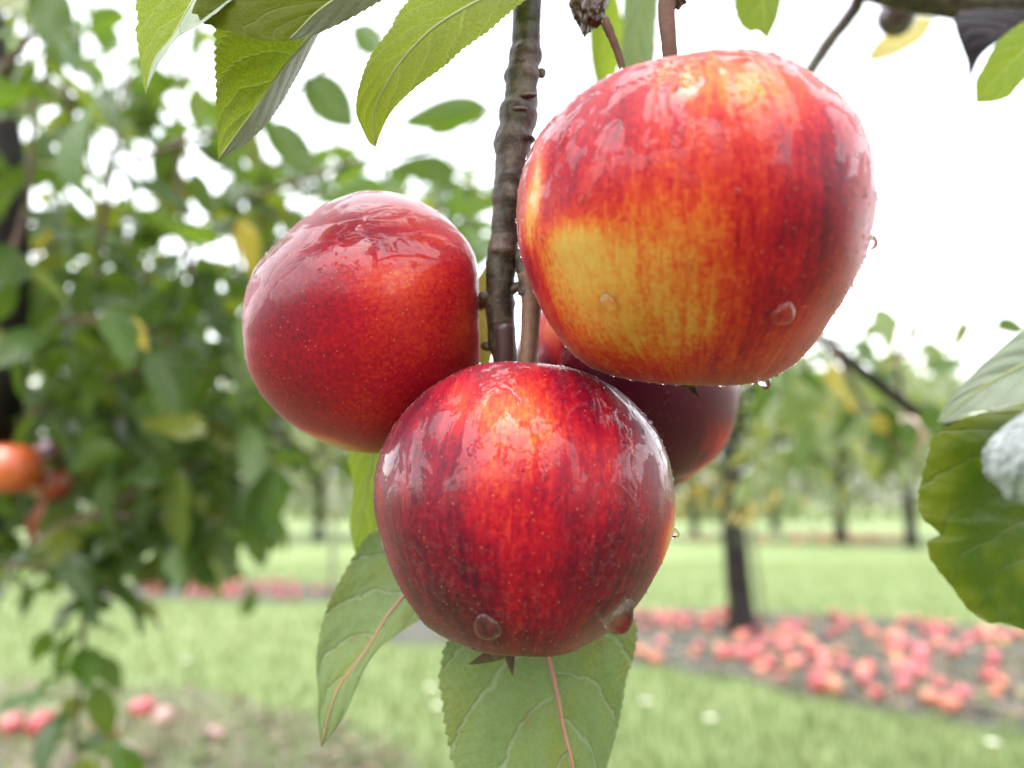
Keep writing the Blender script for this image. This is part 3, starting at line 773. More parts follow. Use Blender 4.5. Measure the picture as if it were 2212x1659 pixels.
# inner leaves between the shoots
for _ in range(900):
    if rs.random() < 0.66: px, py = rs.uniform(-60, 600), rs.uniform(560, 1210)
    else: px, py = rs.uniform(-60, 560), rs.uniform(-20, 600)
    if px > 520 and py > 1130: continue
    LS.append((rs.randrange(10), P(px, py, rs.uniform(.85, 1.75)), rnd_rot(0.55, rs), rs.uniform(.05, .085)))
for _ in range(380):
    LS.append((rs.randrange(10), P(rs.uniform(-60, 560), rs.gauss(940, 130), rs.uniform(1.15, 1.8)), rnd_rot(0.55, rs), rs.uniform(.055, .085)))
# upper sparse leaves that hang before the sky
for _ in range(200):
    px = rs.uniform(520, 1080); py = rs.gauss(430, 60) if rs.random() < .75 else rs.uniform(60, 420)
    if px > 760 and py < 330: continue
    LS.append((rs.randrange(10), P(px, py, rs.uniform(1.0, 1.6)), rnd_rot(0.3, rs), rs.uniform(.05, .075)))
def hides(a):
    x, y, d = proj(a[1]); return d < 1.02 and ((x - 62) / 130) ** 2 + ((y - 1010) / 110) ** 2 < 1
LS = [a for a in LS if not hides(a) and not (proj(a[1])[1] < 560 and proj(a[1])[0] < 560 and rs.random() < .36)]
score = []
for a in LS:
    x, y, d = proj(a[1]); score.append((a[3] / d) * (1 if -80 < x < 1100 and -80 < y < 1700 else .2))
order = np.argsort(score)[::-1]
for i in order[:262]:
    k, c, rot, s = LS[i]
    place_leaf(left_tree, k, 'leaf', c, rot, s)
joined_leaves('foliage', left_tree, [LS[i] for i in order[262:]], 'leaf', low=False)

def leaf_between(parent, base, tip, d, width, mat='leaf', tilt=(0.3, -1.0, 0.2), k=None, label=None, d2=None, nm='leaf'):
    """One leaf from pixel BASE to pixel TIP at depth d (tip at d2); tilt: the way its upper face looks."""
    a, b_ = P(*base, d), P(*tip, d2 or d)
    L = np.linalg.norm(b_ - a); rot = frame(b_ - a, np.array(tilt, float))
    k = random.randrange(10) if k is None else k
    o = place_leaf(parent, k, mat, a, rot * np.array([width / 0.5, 1, 1])[None, :], L, label)
    return o
# leaves one can pick out against the sky and the lawn
for base, tip, d, w, mt, tl in [
    ((658, 168), (768, 275), .62, .60, 'leaf', (.2, 1, .5)), ((578, 268), (684, 384), .62, .52, 'leaf', (.2, 1, .5)), ((1056, 232), (868, 268), .60, .36, 'leaf', (0, 1, .7)),
    ((1000, 235), (925, 300), .62, .55, 'leaf', (.3, 1, .5)), ((760, 60), (845, 120), .6, .6, 'leaf', (.2, 1, .4)), ((990, 372), (850, 356), .8, .4, 'leaf', (.1, 1, .5)),
    ((990, 480), (1050, 552), .7, .45, 'leaf', (.2, 1, .5)), ((950, 440), (1068, 448), .75, .34, 'leaf', (.1, 1, .6)), ((830, 395), (690, 425), .8, .35, 'leaf', (0, 1, .8)),
    ((235, 660), (285, 800), .62, .62, 'leaf', (.8, -.6, .6)), ((108, 1360), (70, 1450), .80, .38, 'leaf', (.6, -.5, .5)), ((300, 1290), (352, 1362), .95, .34, 'leaf', (.6, -.5, .5)),
    ((400, 1150), (545, 1222), 1.0, .36, 'leaf', (.2, -.6, .9)), ((290, 1650), (200, 1580), .75, .5, 'leaf', (.3, -.5, .9)), ((-20, 1540), (130, 1500), .80, .36, 'leaf', (.1, -.4, 1)),
    ((90, -40), (120, 110), .55, .7, 'leaf', (0, 1, .2)), ((180, 420), (150, 180), .62, .44, 'leaf', (-.4, -1, .2)), ((330, 760), (420, 900), .8, .7, 'leaf', (.3, -.8, .6)),
    ((440, 940), (300, 860), .85, .6, 'leaf', (0, -.7, .8)), ((590, 1000), (570, 1180), .9, .42, 'leaf', (.3, -1, .2)), ((385, 1010), (380, 1210), .9, .5, 'leaf', (-.4, -1, .3)),
    ((520, 470), (560, 600), .9, .36, 'leaf_yellow', (.5, -1, .3)), ((150, 480), (40, 520), .8, .3, 'leaf_yellow', (0, -.6, 1)), ((270, 680), (320, 760), .7, .4, 'leaf_yellow', (.6, -.8, .3)),
    ((95, 1080), (55, 1180), .8, .34, 'leaf_red', (-.3, -1, .2)), ((205, 1480), (240, 1600), .9, .6, 'leaf', (.2, -1, .3)), ((240, 1610), (330, 1730), .7, .55, 'leaf', (.5, -.8, .6))]:
    leaf_between(left_tree, base, tip, d, w, mt, tl, label='withered red leaf hanging under the orange apples' if mt == 'leaf_red' else None)

# ---- apples hanging in the left tree, out of focus
def hang_apple(px, py, d, rpx, mat, label, parts=True):
    c = P(px, py, d); r = rpx / FPX * d
    vv, ff = simple_apple(r, 20, 28)
    o = add('apple', np.array(vv) + c, ff, mat, None, c); o['label'] = label; o['category'] = 'apple'
    WLOC[o.name] = c
    tv, tf = tube(resample([c + [0, 0, r * .5], c + [0.1 * r, 0.05 * r, r * 1.05], c + [0.1 * r, 0.1 * r, r * 1.6]], 7), [r * .06] * 7, 8)
    add('stem', tv, tf, M['stem'], o)
    return o
def skin(name, col, coat=0.8):
    n = NT(name); obj = n.n('TexCoord').outputs['Object']
    a = n.noise(obj, 60.0, 4.0)
    c = n.mix(a, col, tuple(x * .55 for x in col))
    return n.done(n.n('BsdfPrincipled', {'Base Color': c, 'Roughness': .4, 'Coat Weight': coat, 'Coat Roughness': .2}))
hang_apple(22, 1012, .95, 68, skin('orange_skin', (.50, .085, .020)), 'large orange apple hanging at the left edge of the photo')
hang_apple(108, 1048, 1.0, 42, skin('redorange_skin', (.36, .050, .020)), 'smaller dull red apple right of the large orange one')
hang_apple(110, 972, .93, 30, skin('plum_skin', (.075, .008, .028)), 'plum coloured small apple above the dull red one')
hang_apple(214, 1246, 1.9, 32, skin('pink_skin', (.42, .09, .08)), 'pink apple hanging low among the left tree leaves')
hang_apple(322, 1252, 2.1, 26, skin('salmon_skin', (.42, .13, .08)), 'salmon coloured apple hanging right of the pink one')

# ================================================================== right middle branch (tree out of frame)
RT = P(2600, 829, 1.3)
right_tree = empty('apple_tree', (RT[0], RT[1], 0))
tag(right_tree, 'apple tree reaching in from the right with a slanting grey branch and sparse leaves', 'tree')
tv, tf = trunk_mesh([np.array([RT[0], RT[1], 0]), np.array([RT[0], RT[1], .5]), P(2560, 600, 1.3), P(2500, 200, 1.35)], .04, .015, 8, 18, 12)
add('trunk', tv, tf, M['bark_tree'], right_tree, (RT[0], RT[1], 0))
br = PP([(1690, 690, .98), (1780, 735, 1.0), (1880, 815, 1.02), (2000, 900, 1.06), (2200, 960, 1.12), (2400, 1000, 1.2), (2590, 1060, 1.3)])
vv, ff = tube(resample(br, 40), np.linspace(.006, .015, 40), 10, lambda i, a, n: 1 + .12 * mnoise.noise(Vector((math.cos(a), math.sin(a), i * .4))))
add('branch', vv, ff, M['bark_tree'], right_tree)
for s in ([(1800, 750, 1.0), (1860, 860, 1.0), (1920, 950, 1.02), (1990, 1020, 1.05)], [(1950, 870, 1.05), (1940, 760, 1.05), (2000, 690, 1.1)], [(1760, 725, 1.0), (1700, 770, 1.0), (1640, 790, 1.0)]):
    p = resample(PP(s), 12); vv, ff = tube(p, np.linspace(.0036, .0014, 12), 7); add('shoot', vv, ff, M['shoot'], right_tree)
rl = [((1660, 800), (1630, 920), .40, 'leaf'), ((1700, 780), (1690, 860), .5, 'leaf'), ((1755, 900), (1725, 1040), .36, 'leaf'), ((1790, 780), (1830, 870), .5, 'leaf_yellow'),
      ((1800, 730), (1825, 740), .5, 'leaf'), ((1870, 820), (1990, 800), .45, 'leaf'), ((1890, 800), (1960, 760), .5, 'leaf'), ((1840, 740), (1930, 790), .5, 'leaf'), ((1900, 870), (1945, 960), .45, 'leaf'),
      ((1870, 930), (1960, 1010), .4, 'leaf'), ((1880, 900), (1940, 940), .5, 'leaf_yellow'), ((2090, 690), (2060, 760), .5, 'leaf'), ((2120, 740), (2100, 770), .6, 'leaf'), ((1940, 960), (1900, 1040), .4, 'leaf'),
      ((1990, 870), (2060, 960), .5, 'leaf'), ((1950, 900), (2000, 1000), .5, 'leaf'), ((1720, 800), (1790, 850), .4, 'leaf'), ((2000, 800), (2090, 780), .45, 'leaf'), ((1985, 690), (1970, 740), .4, 'leaf'),
      ((1850, 870), (1800, 960), .35, 'leaf'), ((2150, 690), (2215, 720), .5, 'leaf'), ((1820, 860), (1860, 900), .5, 'leaf_yellow')]
for a, b_, w, mt in rl:
    leaf_between(right_tree, a, b_, random.uniform(.95, 1.15), w, mt, (random.uniform(-.5, .5), random.choice([-1, -1, 1]), random.uniform(.1, .6)))
rs2 = random.Random(17)
sp = [(rs2.randrange(10), P(rs2.uniform(1620, 2080), rs2.gauss(900, 80), rs2.uniform(1.2, 2.4)), rnd_rot(.5, rs2), rs2.uniform(.06, .085)) for _ in range(240)]
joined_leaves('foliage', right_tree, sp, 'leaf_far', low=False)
hang_apple(1962, 935, 1.15, 44, skin('pale_pink_skin', (.42, .25, .20)), 'pale pink apple tucked below the slanting grey branch')

# ================================================================== near tree: the fruiting branch
TREE = np.array([0.05, -0.25, 0.0])
tree = empty('apple_tree', TREE)
tag(tree, 'near apple tree whose knobbly brown twig carries the wet apples and toothed leaves', 'tree')
tv, tf = trunk_mesh([TREE, TREE + [.02, -.05, .5], TREE + [.03, -.06, 1.0], TREE + [.0, .0, 1.35], TREE + [-.04, .2, 1.6]], .045, .016, 21, 26, 14)
add('trunk', tv, tf, M['bark_tree'], tree, TREE)

# main hanging twig
BD = 0.228
bp = [(1146, -420, .29), (1142, -150, .245), (1140, 0, .2200), (1136, 60, .2180), (1134, 120, .2170), (1128, 180, .2160), (1124, 240, .2160), (1112, 300, .2160), (1110, 340, .2160), (1106, 400, .2160), (1098, 450, .2160),
      (1092, 500, .2160), (1090, 540, .2160), (1086, 580, .2160), (1082, 640, .2160), (1081, 700, .2170), (1083, 740, .2180), (1084, 775, .2190), (1086, 830, .2200)]
bw_px = [(-420, 40), (-150, 33), (0, 31), (60, 30), (100, 30), (112, 34), (122, 36), (140, 33), (160, 37), (172, 38), (180, 34), (225, 36), (240, 40), (262, 39), (280, 38), (300, 42), (315, 40), (340, 36), (380, 36), (395, 39), (430, 38), (445, 36), (490, 32),
         (520, 33), (548, 36), (560, 33), (600, 30), (640, 30), (655, 32), (700, 30), (740, 28), (775, 20), (830, 17)]
NB = 260
bpath = resample(PP(bp), NB)
for i in range(NB):
    bpath[i] += XR * .0006 * mnoise.fractal(Vector((i * .06, 1.7, 0)), .9, 2., 3)
_, bpy_, bdd = proj(bpath)
brad = np.interp(bpy_, [a for a, _ in bw_px], [b_ for _, b_ in bw_px]) / FPX * bdd
def bark_bump(i, a, n):
    y = bpy_[i]
    g = 1 + 0.10 * mnoise.noise(Vector((math.cos(a) * 1.6, math.sin(a) * 1.6, y * 0.025))) + 0.04 * mnoise.noise(Vector((math.cos(a) * 3.0, math.sin(a) * 3.0, y * 0.03 + 2 * math.sin(a)))) + 0.045 * mnoise.noise(Vector((math.cos(a) * 6, math.sin(a) * 6, y * 0.13)))
    for yc, w in ((243, 5), (252, 4), (262, 5), (420, 5), (430, 4), (440, 5), (235, 3)):     # growth ring scars
        g += 0.08 * math.exp(-((y - yc + 3 * math.sin(a * 2)) / w) ** 2)
    for yc, ac, hgt in ((118, 0.4, .16), (232, 0.2, .14), (300, -0.9, .22), (165, 2.2, .16), (385, 0.5, .12), (545, 0.3, .15), (310, 2.4, .1), (655, -2.0, .1)):   # leaf scars and spurs
        da = math.atan2(math.sin(a - ac), math.cos(a - ac))
        g += 1.25 * hgt * math.exp(-((y - yc) / 8) ** 2 - (da / .55) ** 2)
    return g
vv, ff = tube(bpath, brad, 30, bark_bump)
branch = add('branch', vv, ff, M['bark'], tree)
def bud(px, py, d, r, parent, mat='bud', squash=(1, .7, 1.5)):
    c = P(px, py, d); vv, ff = simple_apple(r, 9, 12)
    vv = np.array(vv) * squash
    return add('bud', vv + c, ff, M[mat], parent)
bud(1131, 128, .2125, .0011, branch); bud(1142, 206, .2115, .0016, branch, 'withered', (1.5, .6, .6)); bud(1170, 158, .2160, .0012, branch, 'bark'); bud(1122, 236, .2112, .0016, branch, 'withered', (1.4, .6, .6))
bud(1085, 303, .2140, .0018, branch, 'bark', (1, .9, 1.1)); bud(1050, 640, .2160, .0018, branch, 'bark', (1.2, .9, 1)); bud(1055, 748, .2190, .0016, branch, 'bark', (1.3, .9, 1))
# smooth purple shoot end, side spur on the right
vv, ff = tube(resample(PP([(1090, 700, .2145), (1093, 740, .2148), (1094, 790, .2160), (1094, 840, .2180)]), 12), np.array([.0028] * 2 + [.0027] * 8 + [.002, .0012]), 16)
add('shoot_tip', vv, ff, M['bud'], branch)
sb = lambda i, a, n: 1 + .16 * mnoise.noise(Vector((math.cos(a) * 2, math.sin(a) * 2, i * .5)))
vv, ff = tube(resample(PP([(1112, 535, .2155), (1128, 560, .2145), (1137, 590, .2135), (1140, 620, .2130), (1138, 640, .2130)]), 20), np.linspace(.0024, .0026, 20), 16, sb)
spur = add('spur', vv, ff, M['bark'], branch)
vv, ff = tube(resample(PP([(1092, 635, .2155), (1112, 622, .2150), (1132, 612, .2140)]), 10), np.linspace(.0016, .0012, 10), 12, sb)
add('spur', vv, ff, M['bark'], branch)

# shrivelled dead fruit and its thread-like stalk
def lumpy(c, rx, ry, rz, seed, mat, name, parent=None, amp=.28):
    th = np.linspace(.03, math.pi - .03, 40); npn = 56; V = []
    for t in th:
        for k in range(npn):
            a = 2 * math.pi * k / npn
            d = Vector((math.sin(t) * math.cos(a), math.sin(t) * math.sin(a), math.cos(t)))
            g = 1 + amp * mnoise.fractal(d * 2.4 + Vector((seed, 0, 0)), .9, 2.0, 4) + .08 * mnoise.noise(d * 9)
            V.append((c[0] + d.x * rx * g, c[1] + d.y * ry * g, c[2] + d.z * rz * g))
    F = [(i * npn + k, (i + 1) * npn + k, (i + 1) * npn + (k + 1) % npn, i * npn + (k + 1) % npn) for i in range(39) for k in range(npn)]
    F += [tuple(range(npn)), tuple(39 * npn + k for k in range(npn - 1, -1, -1))]
    return add(name, V, F, mat, parent, c)
wc = P(1271, 2, .215)
wf = lumpy(wc, .0046, .0044, .0085, 3, M['withered'], 'withered_fruit', None, .26)
tag(wf, 'shrivelled blackish brown fruit with a thin dry stalk, between twig and largest apple', 'withered fruit')
vv, ff = tube(resample(PP([(1309, 40, .212), (1312, 58, .211), (1322, 80, .210), (1334, 112, .209), (1342, 138, .208), (1347, 160, .207)]), 24), np.interp(np.linspace(0, 1, 24), [0, .12, .5, 1], [.0008, .0013, .00105, .0008]), 12,
              lambda i, a, n: 1 + .2 * mnoise.noise(Vector((math.cos(a) * 2, math.sin(a) * 2, i * .7))))
add('dry_stalk', vv, ff, M['stem'], wf)

# ================================================================== hero leaves
def hero_leaf(mid, left, right, mat, show='top', nu=150, m=9, bulge=(.12, .12), teeth=34, tooth=.06, rib=None, rib_r=.0007, label=None, name='leaf', wrinkle=0.0, mat_r=None, wob=.02):
    md, le, ri = resample(PP(mid), nu), resample(PP(left), nu), resample(PP(right), nu)
    tan = np.gradient(md, axis=0); tan /= np.linalg.norm(tan, axis=1)[:, None] + 1e-12
    view = md - CAMP; view /= np.linalg.norm(view, axis=1)[:, None]
    V = np.zeros((nu, 2 * m + 1, 3)); U = np.zeros((nu, 2 * m + 1, 2))
    for i in range(nu):
        u = i / (nu - 1); tt = (u * teeth) % 1.0
        for sgn, ed, bg_ in ((-1, le, bulge[0]), (1, ri, bulge[1])):
            e = ed[i] - md[i]; w = np.linalg.norm(e)
            e = e * (1 + tooth * (tt - .5) * (0.3 + 0.7 * math.sin(math.pi * u)))
            for j in range(m + 1):
                s = j / m
                p = md[i] + e * s - view[i] * bg_ * w * 4 * s * (1 - s) * math.sin(math.pi * min(1, .1 + u * .9))
                q = mnoise.noise(Vector((u * 5, s * 1.5 * sgn, len(mid) + mid[0][0] * .1))) * wob * w * s + (wrinkle * mnoise.fractal(Vector((u * 14, s * 5 * sgn, 2)), .8, 2., 4) if wrinkle else 0)
                V[i, m + sgn * j] = p - view[i] * q
                U[i, m + sgn * j] = (u, .5 + .5 * sgn * s)
    W = 2 * m + 1; F = []; MI = []
    for i in range(nu - 1):
        for j in range(W - 1):
            a = i * W + j; F.append((a, a + 1, a + W + 1, a + W)); MI.append(1 if j >= m else 0)
    Vf = V.reshape(-1, 3)
    # which way do the faces look?
    nsum = 0.0
    for q in F[:: 37]:
        nn = np.cross(Vf[q[1]] - Vf[q[0]], Vf[q[3]] - Vf[q[0]]); nsum += nn @ (CAMP - Vf[q[0]])
    if (nsum < 0) == (show == 'top'): F = [q[::-1] for q in F]
    o = add(name, Vf, F, [M[mat], M[mat_r or mat]], tree, md[0])
    o.data.polygons.foreach_set('material_index', MI)
    set_uv(o.data, U.reshape(-1, 2)); fattr(o.data, 'rnd', np.full(len(Vf), .12))
    if label: o['label'] = label
    if rib:
        sh = np.mean([0, 0])
        rp = md - view * rib_r * .35
        vv, ff = tube(rp[::3], np.linspace(rib_r, rib_r * .25, len(rp[::3])), 8)
        add('midrib', vv, ff, M[rib], o)
    return o

d = .185
# A folded leaf at the top, tip pointing down
hero_leaf([(470, -150, .22), (445, -60, .21), (417, 0, .20), (393, 43, .197), (370, 83, .194), (337, 123, .191), (322, 165, .189), (315, 203, .188)],
          [(470, -150, .22), (330, -110, .215), (296, -40, .205), (292, 0, .203), (297, 43, .20), (293, 67, .198), (298, 100, .196), (303, 140, .193), (308, 177, .190), (315, 203, .188)],
          [(470, -150, .22), (560, -60, .19), (500, 0, .182), (437, 50, .178), (410, 63, .178), (383, 80, .178), (353, 123, .180), (330, 163, .185), (315, 203, .188)],
          'leaf_bright', 'under', mat_r='leaf_grey', rib='midrib', rib_r=.0005, teeth=20, bulge=(.05, .1), label='folded pale green leaf with its narrow tip hanging down')  # right half greyed to imitate wet sky sheen
# C bright leaf with the straight toothed edge
hero_leaf([(740, -20, .205), (720, 10, .203), (663, 87, .198), (617, 140, .195), (583, 187, .193), (547, 240, .191), (510, 290, .190), (471, 345, .189)],
          [(740, -20, .205), (560, -30, .205), (472, 30, .202), (465, 100, .200), (465, 133, .198), (467, 200, .195), (468, 267, .192), (471, 345, .189)],
          [(740, -20, .205), (720, 30, .21), (690, 72, .213), (650, 150, .210), (617, 207, .206), (580, 263, .200), (527, 313, .194), (471, 345, .189)],
          'leaf_bright', 'under', mat_r='leaf_grey', rib='midrib', rib_r=.0006, teeth=30, tooth=.075, bulge=(.08, .05), label='bright green triangular leaf with a straight toothed left edge')  # grey right half is sky reflection put into the colour
# B olive leaf lying over its top
hero_leaf([(900, -120, .19), (790, -50, .185), (720, 0, .182), (680, 30, .180), (650, 60, .179), (622, 88, .178)],
          [(900, -120, .19), (560, -120, .192), (440, -50, .188), (418, 20, .184), (445, 52, .182), (497, 68, .180), (533, 80, .179), (580, 89, .178), (622, 88, .178)],
          [(900, -120, .19), (900, -40, .20), (826, 0, .196), (787, 23, .192), (737, 50, .188), (683, 74, .183), (652, 83, .180), (622, 88, .178)],
          'leaf_olive', 'under', mat_r='leaf_grey', rib='midrib', rib_r=.0005, teeth=18, tooth=.06, bulge=(.06, .04), label='dark olive leaf overlapping the top of the bright triangular leaf')  # sky sheen painted grey on the right half
# D yellow green leaf beside the twig
hero_leaf([(1190, -70, .214), (1100, -30, .212), (1000, 20, .209), (930, 66, .207), (870, 128, .205), (830, 190, .203), (806, 250, .202), (812, 318, .201)],
          [(1190, -70, .214), (1000, -60, .215), (884, 0, .214), (837, 70, .211), (797, 127, .209), (774, 193, .206), (769, 240, .204), (780, 273, .203), (797, 307, .202), (812, 318, .201)],
          [(1190, -70, .214), (1160, -20, .204), (1107, 22, .202), (1054, 68, .201), (1004, 104, .200), (954, 148, .199), (917, 174, .199), (881, 204, .199), (844, 244, .199), (822, 287, .200), (812, 318, .201)],
          'leaf_bright', 'under', rib='midrib', rib_r=.0006, teeth=40, tooth=.06, bulge=(.06, .06), label='yellow green leaf with a brown scar curving down beside the twig')
# E underside leaf, lower left
hero_leaf([(960, 1170, .245), (920, 1225, .242), (871, 1289, .238), (834, 1336, .236), (804, 1386, .234), (771, 1433, .232), (737, 1476, .230), (712, 1540, .228), (694, 1615, .226)],
          [(960, 1170, .245), (880, 1130, .25), (815, 1145, .25), (785, 1168, .249), (757, 1212, .247), (730, 1262, .244), (709, 1306, .242), (693, 1359, .239), (683, 1423, .236), (686, 1489, .233), (687, 1560, .230), (694, 1615, .226)],
          [(960, 1170, .245), (980, 1270, .23), (940, 1320, .228), (902, 1342, .226), (871, 1362, .225), (821, 1400, .224), (790, 1443, .224), (767, 1492, .224), (752, 1530, .224), (735, 1560, .225), (694, 1615, .226)],
          'leaf_under', 'under', rib='midrib_pink', rib_r=.0007, teeth=30, tooth=.035, bulge=(-.10, .12), label='pale green leaf underside with a pinkish midrib, tip down, left of the lowest apple')
# F narrow leaf
hero_leaf([(830, 900, .27), (812, 960, .27), (795, 1040, .268), (780, 1120, .266), (766, 1193, .264)],
          [(830, 900, .27), (760, 930, .275), (752, 990, .274), (763, 1050, .272), (755, 1130, .269), (766, 1193, .264)],
          [(830, 900, .27), (880, 950, .262), (870, 1020, .261), (850, 1090, .261), (810, 1150, .262), (766, 1193, .264)],
          'leaf_bright', 'top', rib='midrib', rib_r=.0004, teeth=20, tooth=.03, bulge=(.05, .05), label='narrow bright green leaf hanging under the left apple')
# G big leaf at the bottom
hero_leaf([(1150, 1250, .252), (1165, 1340, .244), (1184, 1419, .233), (1204, 1499, .226), (1217, 1573, .223), (1234, 1639, .220), (1250, 1720, .217), (1262, 1820, .213)],
          [(1150, 1250, .252), (1040, 1290, .245), (967, 1386, .233), (953, 1429, .229), (949, 1473, .227), (954, 1506, .226), (959, 1556, .224), (967, 1603, .222), (984, 1659, .220), (1050, 1750, .216), (1262, 1820, .213)],
          [(1150, 1250, .252), (1300, 1270, .252), (1365, 1330, .243), (1376, 1373, .238), (1368, 1423, .236), (1354, 1466, .234), (1338, 1556, .230), (1318, 1633, .226), (1300, 1700, .222), (1280, 1770, .217), (1262, 1820, .213)],
          'leaf_under', 'under', rib='midrib_pink', rib_r=.0009, teeth=36, tooth=.035, bulge=(.07, .07), label='broad pale green leaf underside with a pink midrib, below the lowest apple')
# H large green leaf at the right edge
hero_leaf([(2300, 880, .165), (2290, 980, .163), (2275, 1080, .161), (2258, 1180, .160), (2235, 1280, .160), (2215, 1362, .160)],
          [(2300, 880, .165), (2120, 895, .162), (2024, 937, .160), (2000, 1000, .159), (1986, 1052, .158), (1983, 1084, .158), (1991, 1117, .157), (2018, 1142, .157), (2030, 1155, .157), (2004, 1172, .157), (2009, 1205, .157), (2030, 1237, .157), (2056, 1268, .158), (2078, 1300, .158), (2098, 1322, .159), (2135, 1345, .159), (2165, 1346, .160), (2215, 1362, .160)],
          [(2300, 880, .165), (2430, 960, .18), (2460, 1100, .182), (2440, 1200, .18), (2360, 1300, .172), (2215, 1362, .160)],
          'leaf_deep', 'top', rib='midrib', rib_r=.0006, teeth=26, tooth=.02, bulge=(.10, .1), label='large green and yellow leaf hanging at the right edge')
# I grey underside above it
hero_leaf([(2420, 690, .150), (2320, 740, .150), (2212, 788, .150), (2150, 820, .150), (2100, 852, .150), (2060, 885, .150), (2024, 912, .150)],
          [(2420, 690, .150), (2300, 650, .152), (2212, 708, .152), (2187, 729, .152), (2135, 775, .152), (2094, 816, .152), (2062, 847, .151), (2037, 885, .151), (2024, 912, .150)],
          [(2420, 690, .150), (2330, 830, .144), (2212, 867, .144), (2167, 880, .145), (2117, 885, .146), (2083, 895, .148), (2046, 911, .149), (2024, 912, .150)],
          'leaf_grey', 'under', rib='midrib', rib_r=.0005, teeth=24, tooth=.02, bulge=(.12, -.08), label='silvery grey leaf underside pointing left at the right edge')
# J rolled woolly leaf
hero_leaf([(2370, 830, .150), (2300, 880, .139), (2250, 935, .135), (2215, 985, .133), (2195, 1030, .134), (2186, 1082, .139)],
          [(2370, 830, .150), (2260, 860, .148), (2212, 887, .147), (2179, 912, .146), (2146, 941, .145), (2125, 968, .145), (2122, 993, .145), (2129, 1029, .145), (2156, 1052, .144), (2170, 1074, .143), (2186, 1082, .139)],
          [(2370, 830, .150), (2420, 900, .15), (2400, 980, .15), (2350, 1040, .148), (2290, 1080, .146), (2230, 1092, .143), (2186, 1082, .139)],
          'wool', 'under', rib=None, teeth=22, tooth=.05, bulge=(.22, .2), wrinkle=.0010, label='rolled woolly white leaf lying over the large green leaf')
# K blurred upright leaves behind
hero_leaf([(1325, -40, .36), (1310, 50, .36), (1302, 120, .36), (1300, 215, .36)], [(1325, -40, .36), (1278, 30, .36), (1275, 110, .36), (1285, 170, .36), (1300, 215, .36)], [(1325, -40, .36), (1345, 50, .37), (1340, 120, .37), (1325, 180, .37), (1300, 215, .36)], 'leaf_bright', 'under', nu=40, m=4, teeth=10, label='blurred green leaf end under the shrivelled fruit')
hero_leaf([(1400, -120, .40), (1385, -20, .39), (1375, 70, .385), (1365, 230, .38)], [(1400, -120, .40), (1350, -30, .39), (1345, 30, .385), (1332, 110, .38), (1365, 230, .38)], [(1400, -120, .40), (1422, -30, .40), (1418, 60, .40), (1410, 150, .39), (1365, 230, .38)], 'leaf_under', 'under', nu=40, m=4, teeth=10, label='blurred pale green leaf left of the largest apple stem')
# L tip at the top
hero_leaf([(1640, -110, .30), (1645, -40, .295), (1650, 20, .29), (1658, 84, .285)], [(1640, -110, .30), (1580, -60, .30), (1586, 10, .295), (1596, 46, .29), (1618, 68, .288), (1636, 66, .286), (1658, 84, .285)], [(1640, -110, .30), (1700, -60, .30), (1690, -10, .30), (1678, 40, .29), (1668, 62, .287), (1658, 84, .285)], 'leaf_bright', 'under', nu=60, m=5, teeth=10, label='short green leaf tip above the largest apple')
# M yellow green at the right top
hero_leaf([(2330, 0, .29), (2260, 60, .285), (2200, 120, .28), (2150, 170, .275), (2108, 222, .27)], [(2330, 0, .29), (2240, 30, .29), (2180, 68, .285), (2150, 96, .28), (2123, 147, .275), (2108, 175, .272), (2108, 222, .27)], [(2330, 0, .29), (2320, 80, .27), (2270, 130, .27), (2212, 172, .27), (2180, 208, .27), (2145, 220, .27), (2108, 222, .27)], 'leaf_bright', 'under', nu=60, m=6, teeth=14, label='yellow green leaf at the upper right corner')
# N small yellow leaf
hero_leaf([(2020, 40, .47), (1985, 66, .47), (1945, 90, .47), (1905, 110, .47), (1872, 124, .47)], [(2020, 40, .47), (1970, 36, .48), (1930, 60, .48), (1895, 90, .475), (1872, 124, .47)], [(2020, 40, .47), (1998, 78, .46), (1971, 100, .46), (1927, 122, .46), (1888, 133, .465), (1872, 124, .47)], 'leaf_yellow', 'under', nu=40, m=5, teeth=8, label='small yellow orange leaf below the dark fruitlet')
# leaf with silhouette shade painted into its colour, upper right
hero_leaf([(2260, 20, .34), (2180, 50, .335), (2130, 80, .33), (2104, 120, .33), (2090, 182, .33)], [(2260, 20, .34), (2100, 20, .34), (2062, 40, .335), (2072, 86, .33), (2090, 137, .33), (2090, 182, .33)], [(2260, 20, .34), (2250, 60, .34), (2160, 90, .33), (2120, 120, .33), (2100, 160, .33), (2090, 182, .33)], 'leaf_dark', 'under', nu=40, m=5, teeth=8, label='leaf painted as a dark silhouette, ending in a thin stalk, upper right')
# yellow brown leaf scrap behind the twig
hero_leaf([(1050, 575, .25), (1046, 640, .25), (1044, 700, .25), (1045, 800, .25)], [(1050, 575, .25), (1024, 620, .25), (1020, 700, .25), (1030, 770, .25), (1045, 800, .25)], [(1050, 575, .25), (1066, 640, .255), (1066, 720, .255), (1060, 780, .255), (1045, 800, .25)], 'leaf_yellow', 'under', nu=40, m=4, teeth=8, label='yellow brown leaf scrap behind the twig between the apples')

# dark side branch, upper right
for s, r0, r1 in ([(2420, -20, .40), (2212, 4, .39), (2100, 2, .39), (2000, -8, .395), (1900, -30, .40), (1800, -70, .42)], .0105, .0075), ([(1862, -14, .41), (1840, 28, .415), (1795, 85, .42), (1752, 150, .425), (1700, 230, .43)], .0036, .0031):
    vv, ff = tube(resample(PP(s), 40), np.linspace(r0, r1, 40), 14, lambda i, a, n: 1 + .12 * mnoise.noise(Vector((math.cos(a), math.sin(a), i * .3))))
    add('side_branch', vv, ff, M['bark'], tree)
o = hang_apple(1937, 40, .44, 41, skin('plum_dark_skin', (.05, .012, .022)), 'small dark purple fruitlet under the upper right branch')

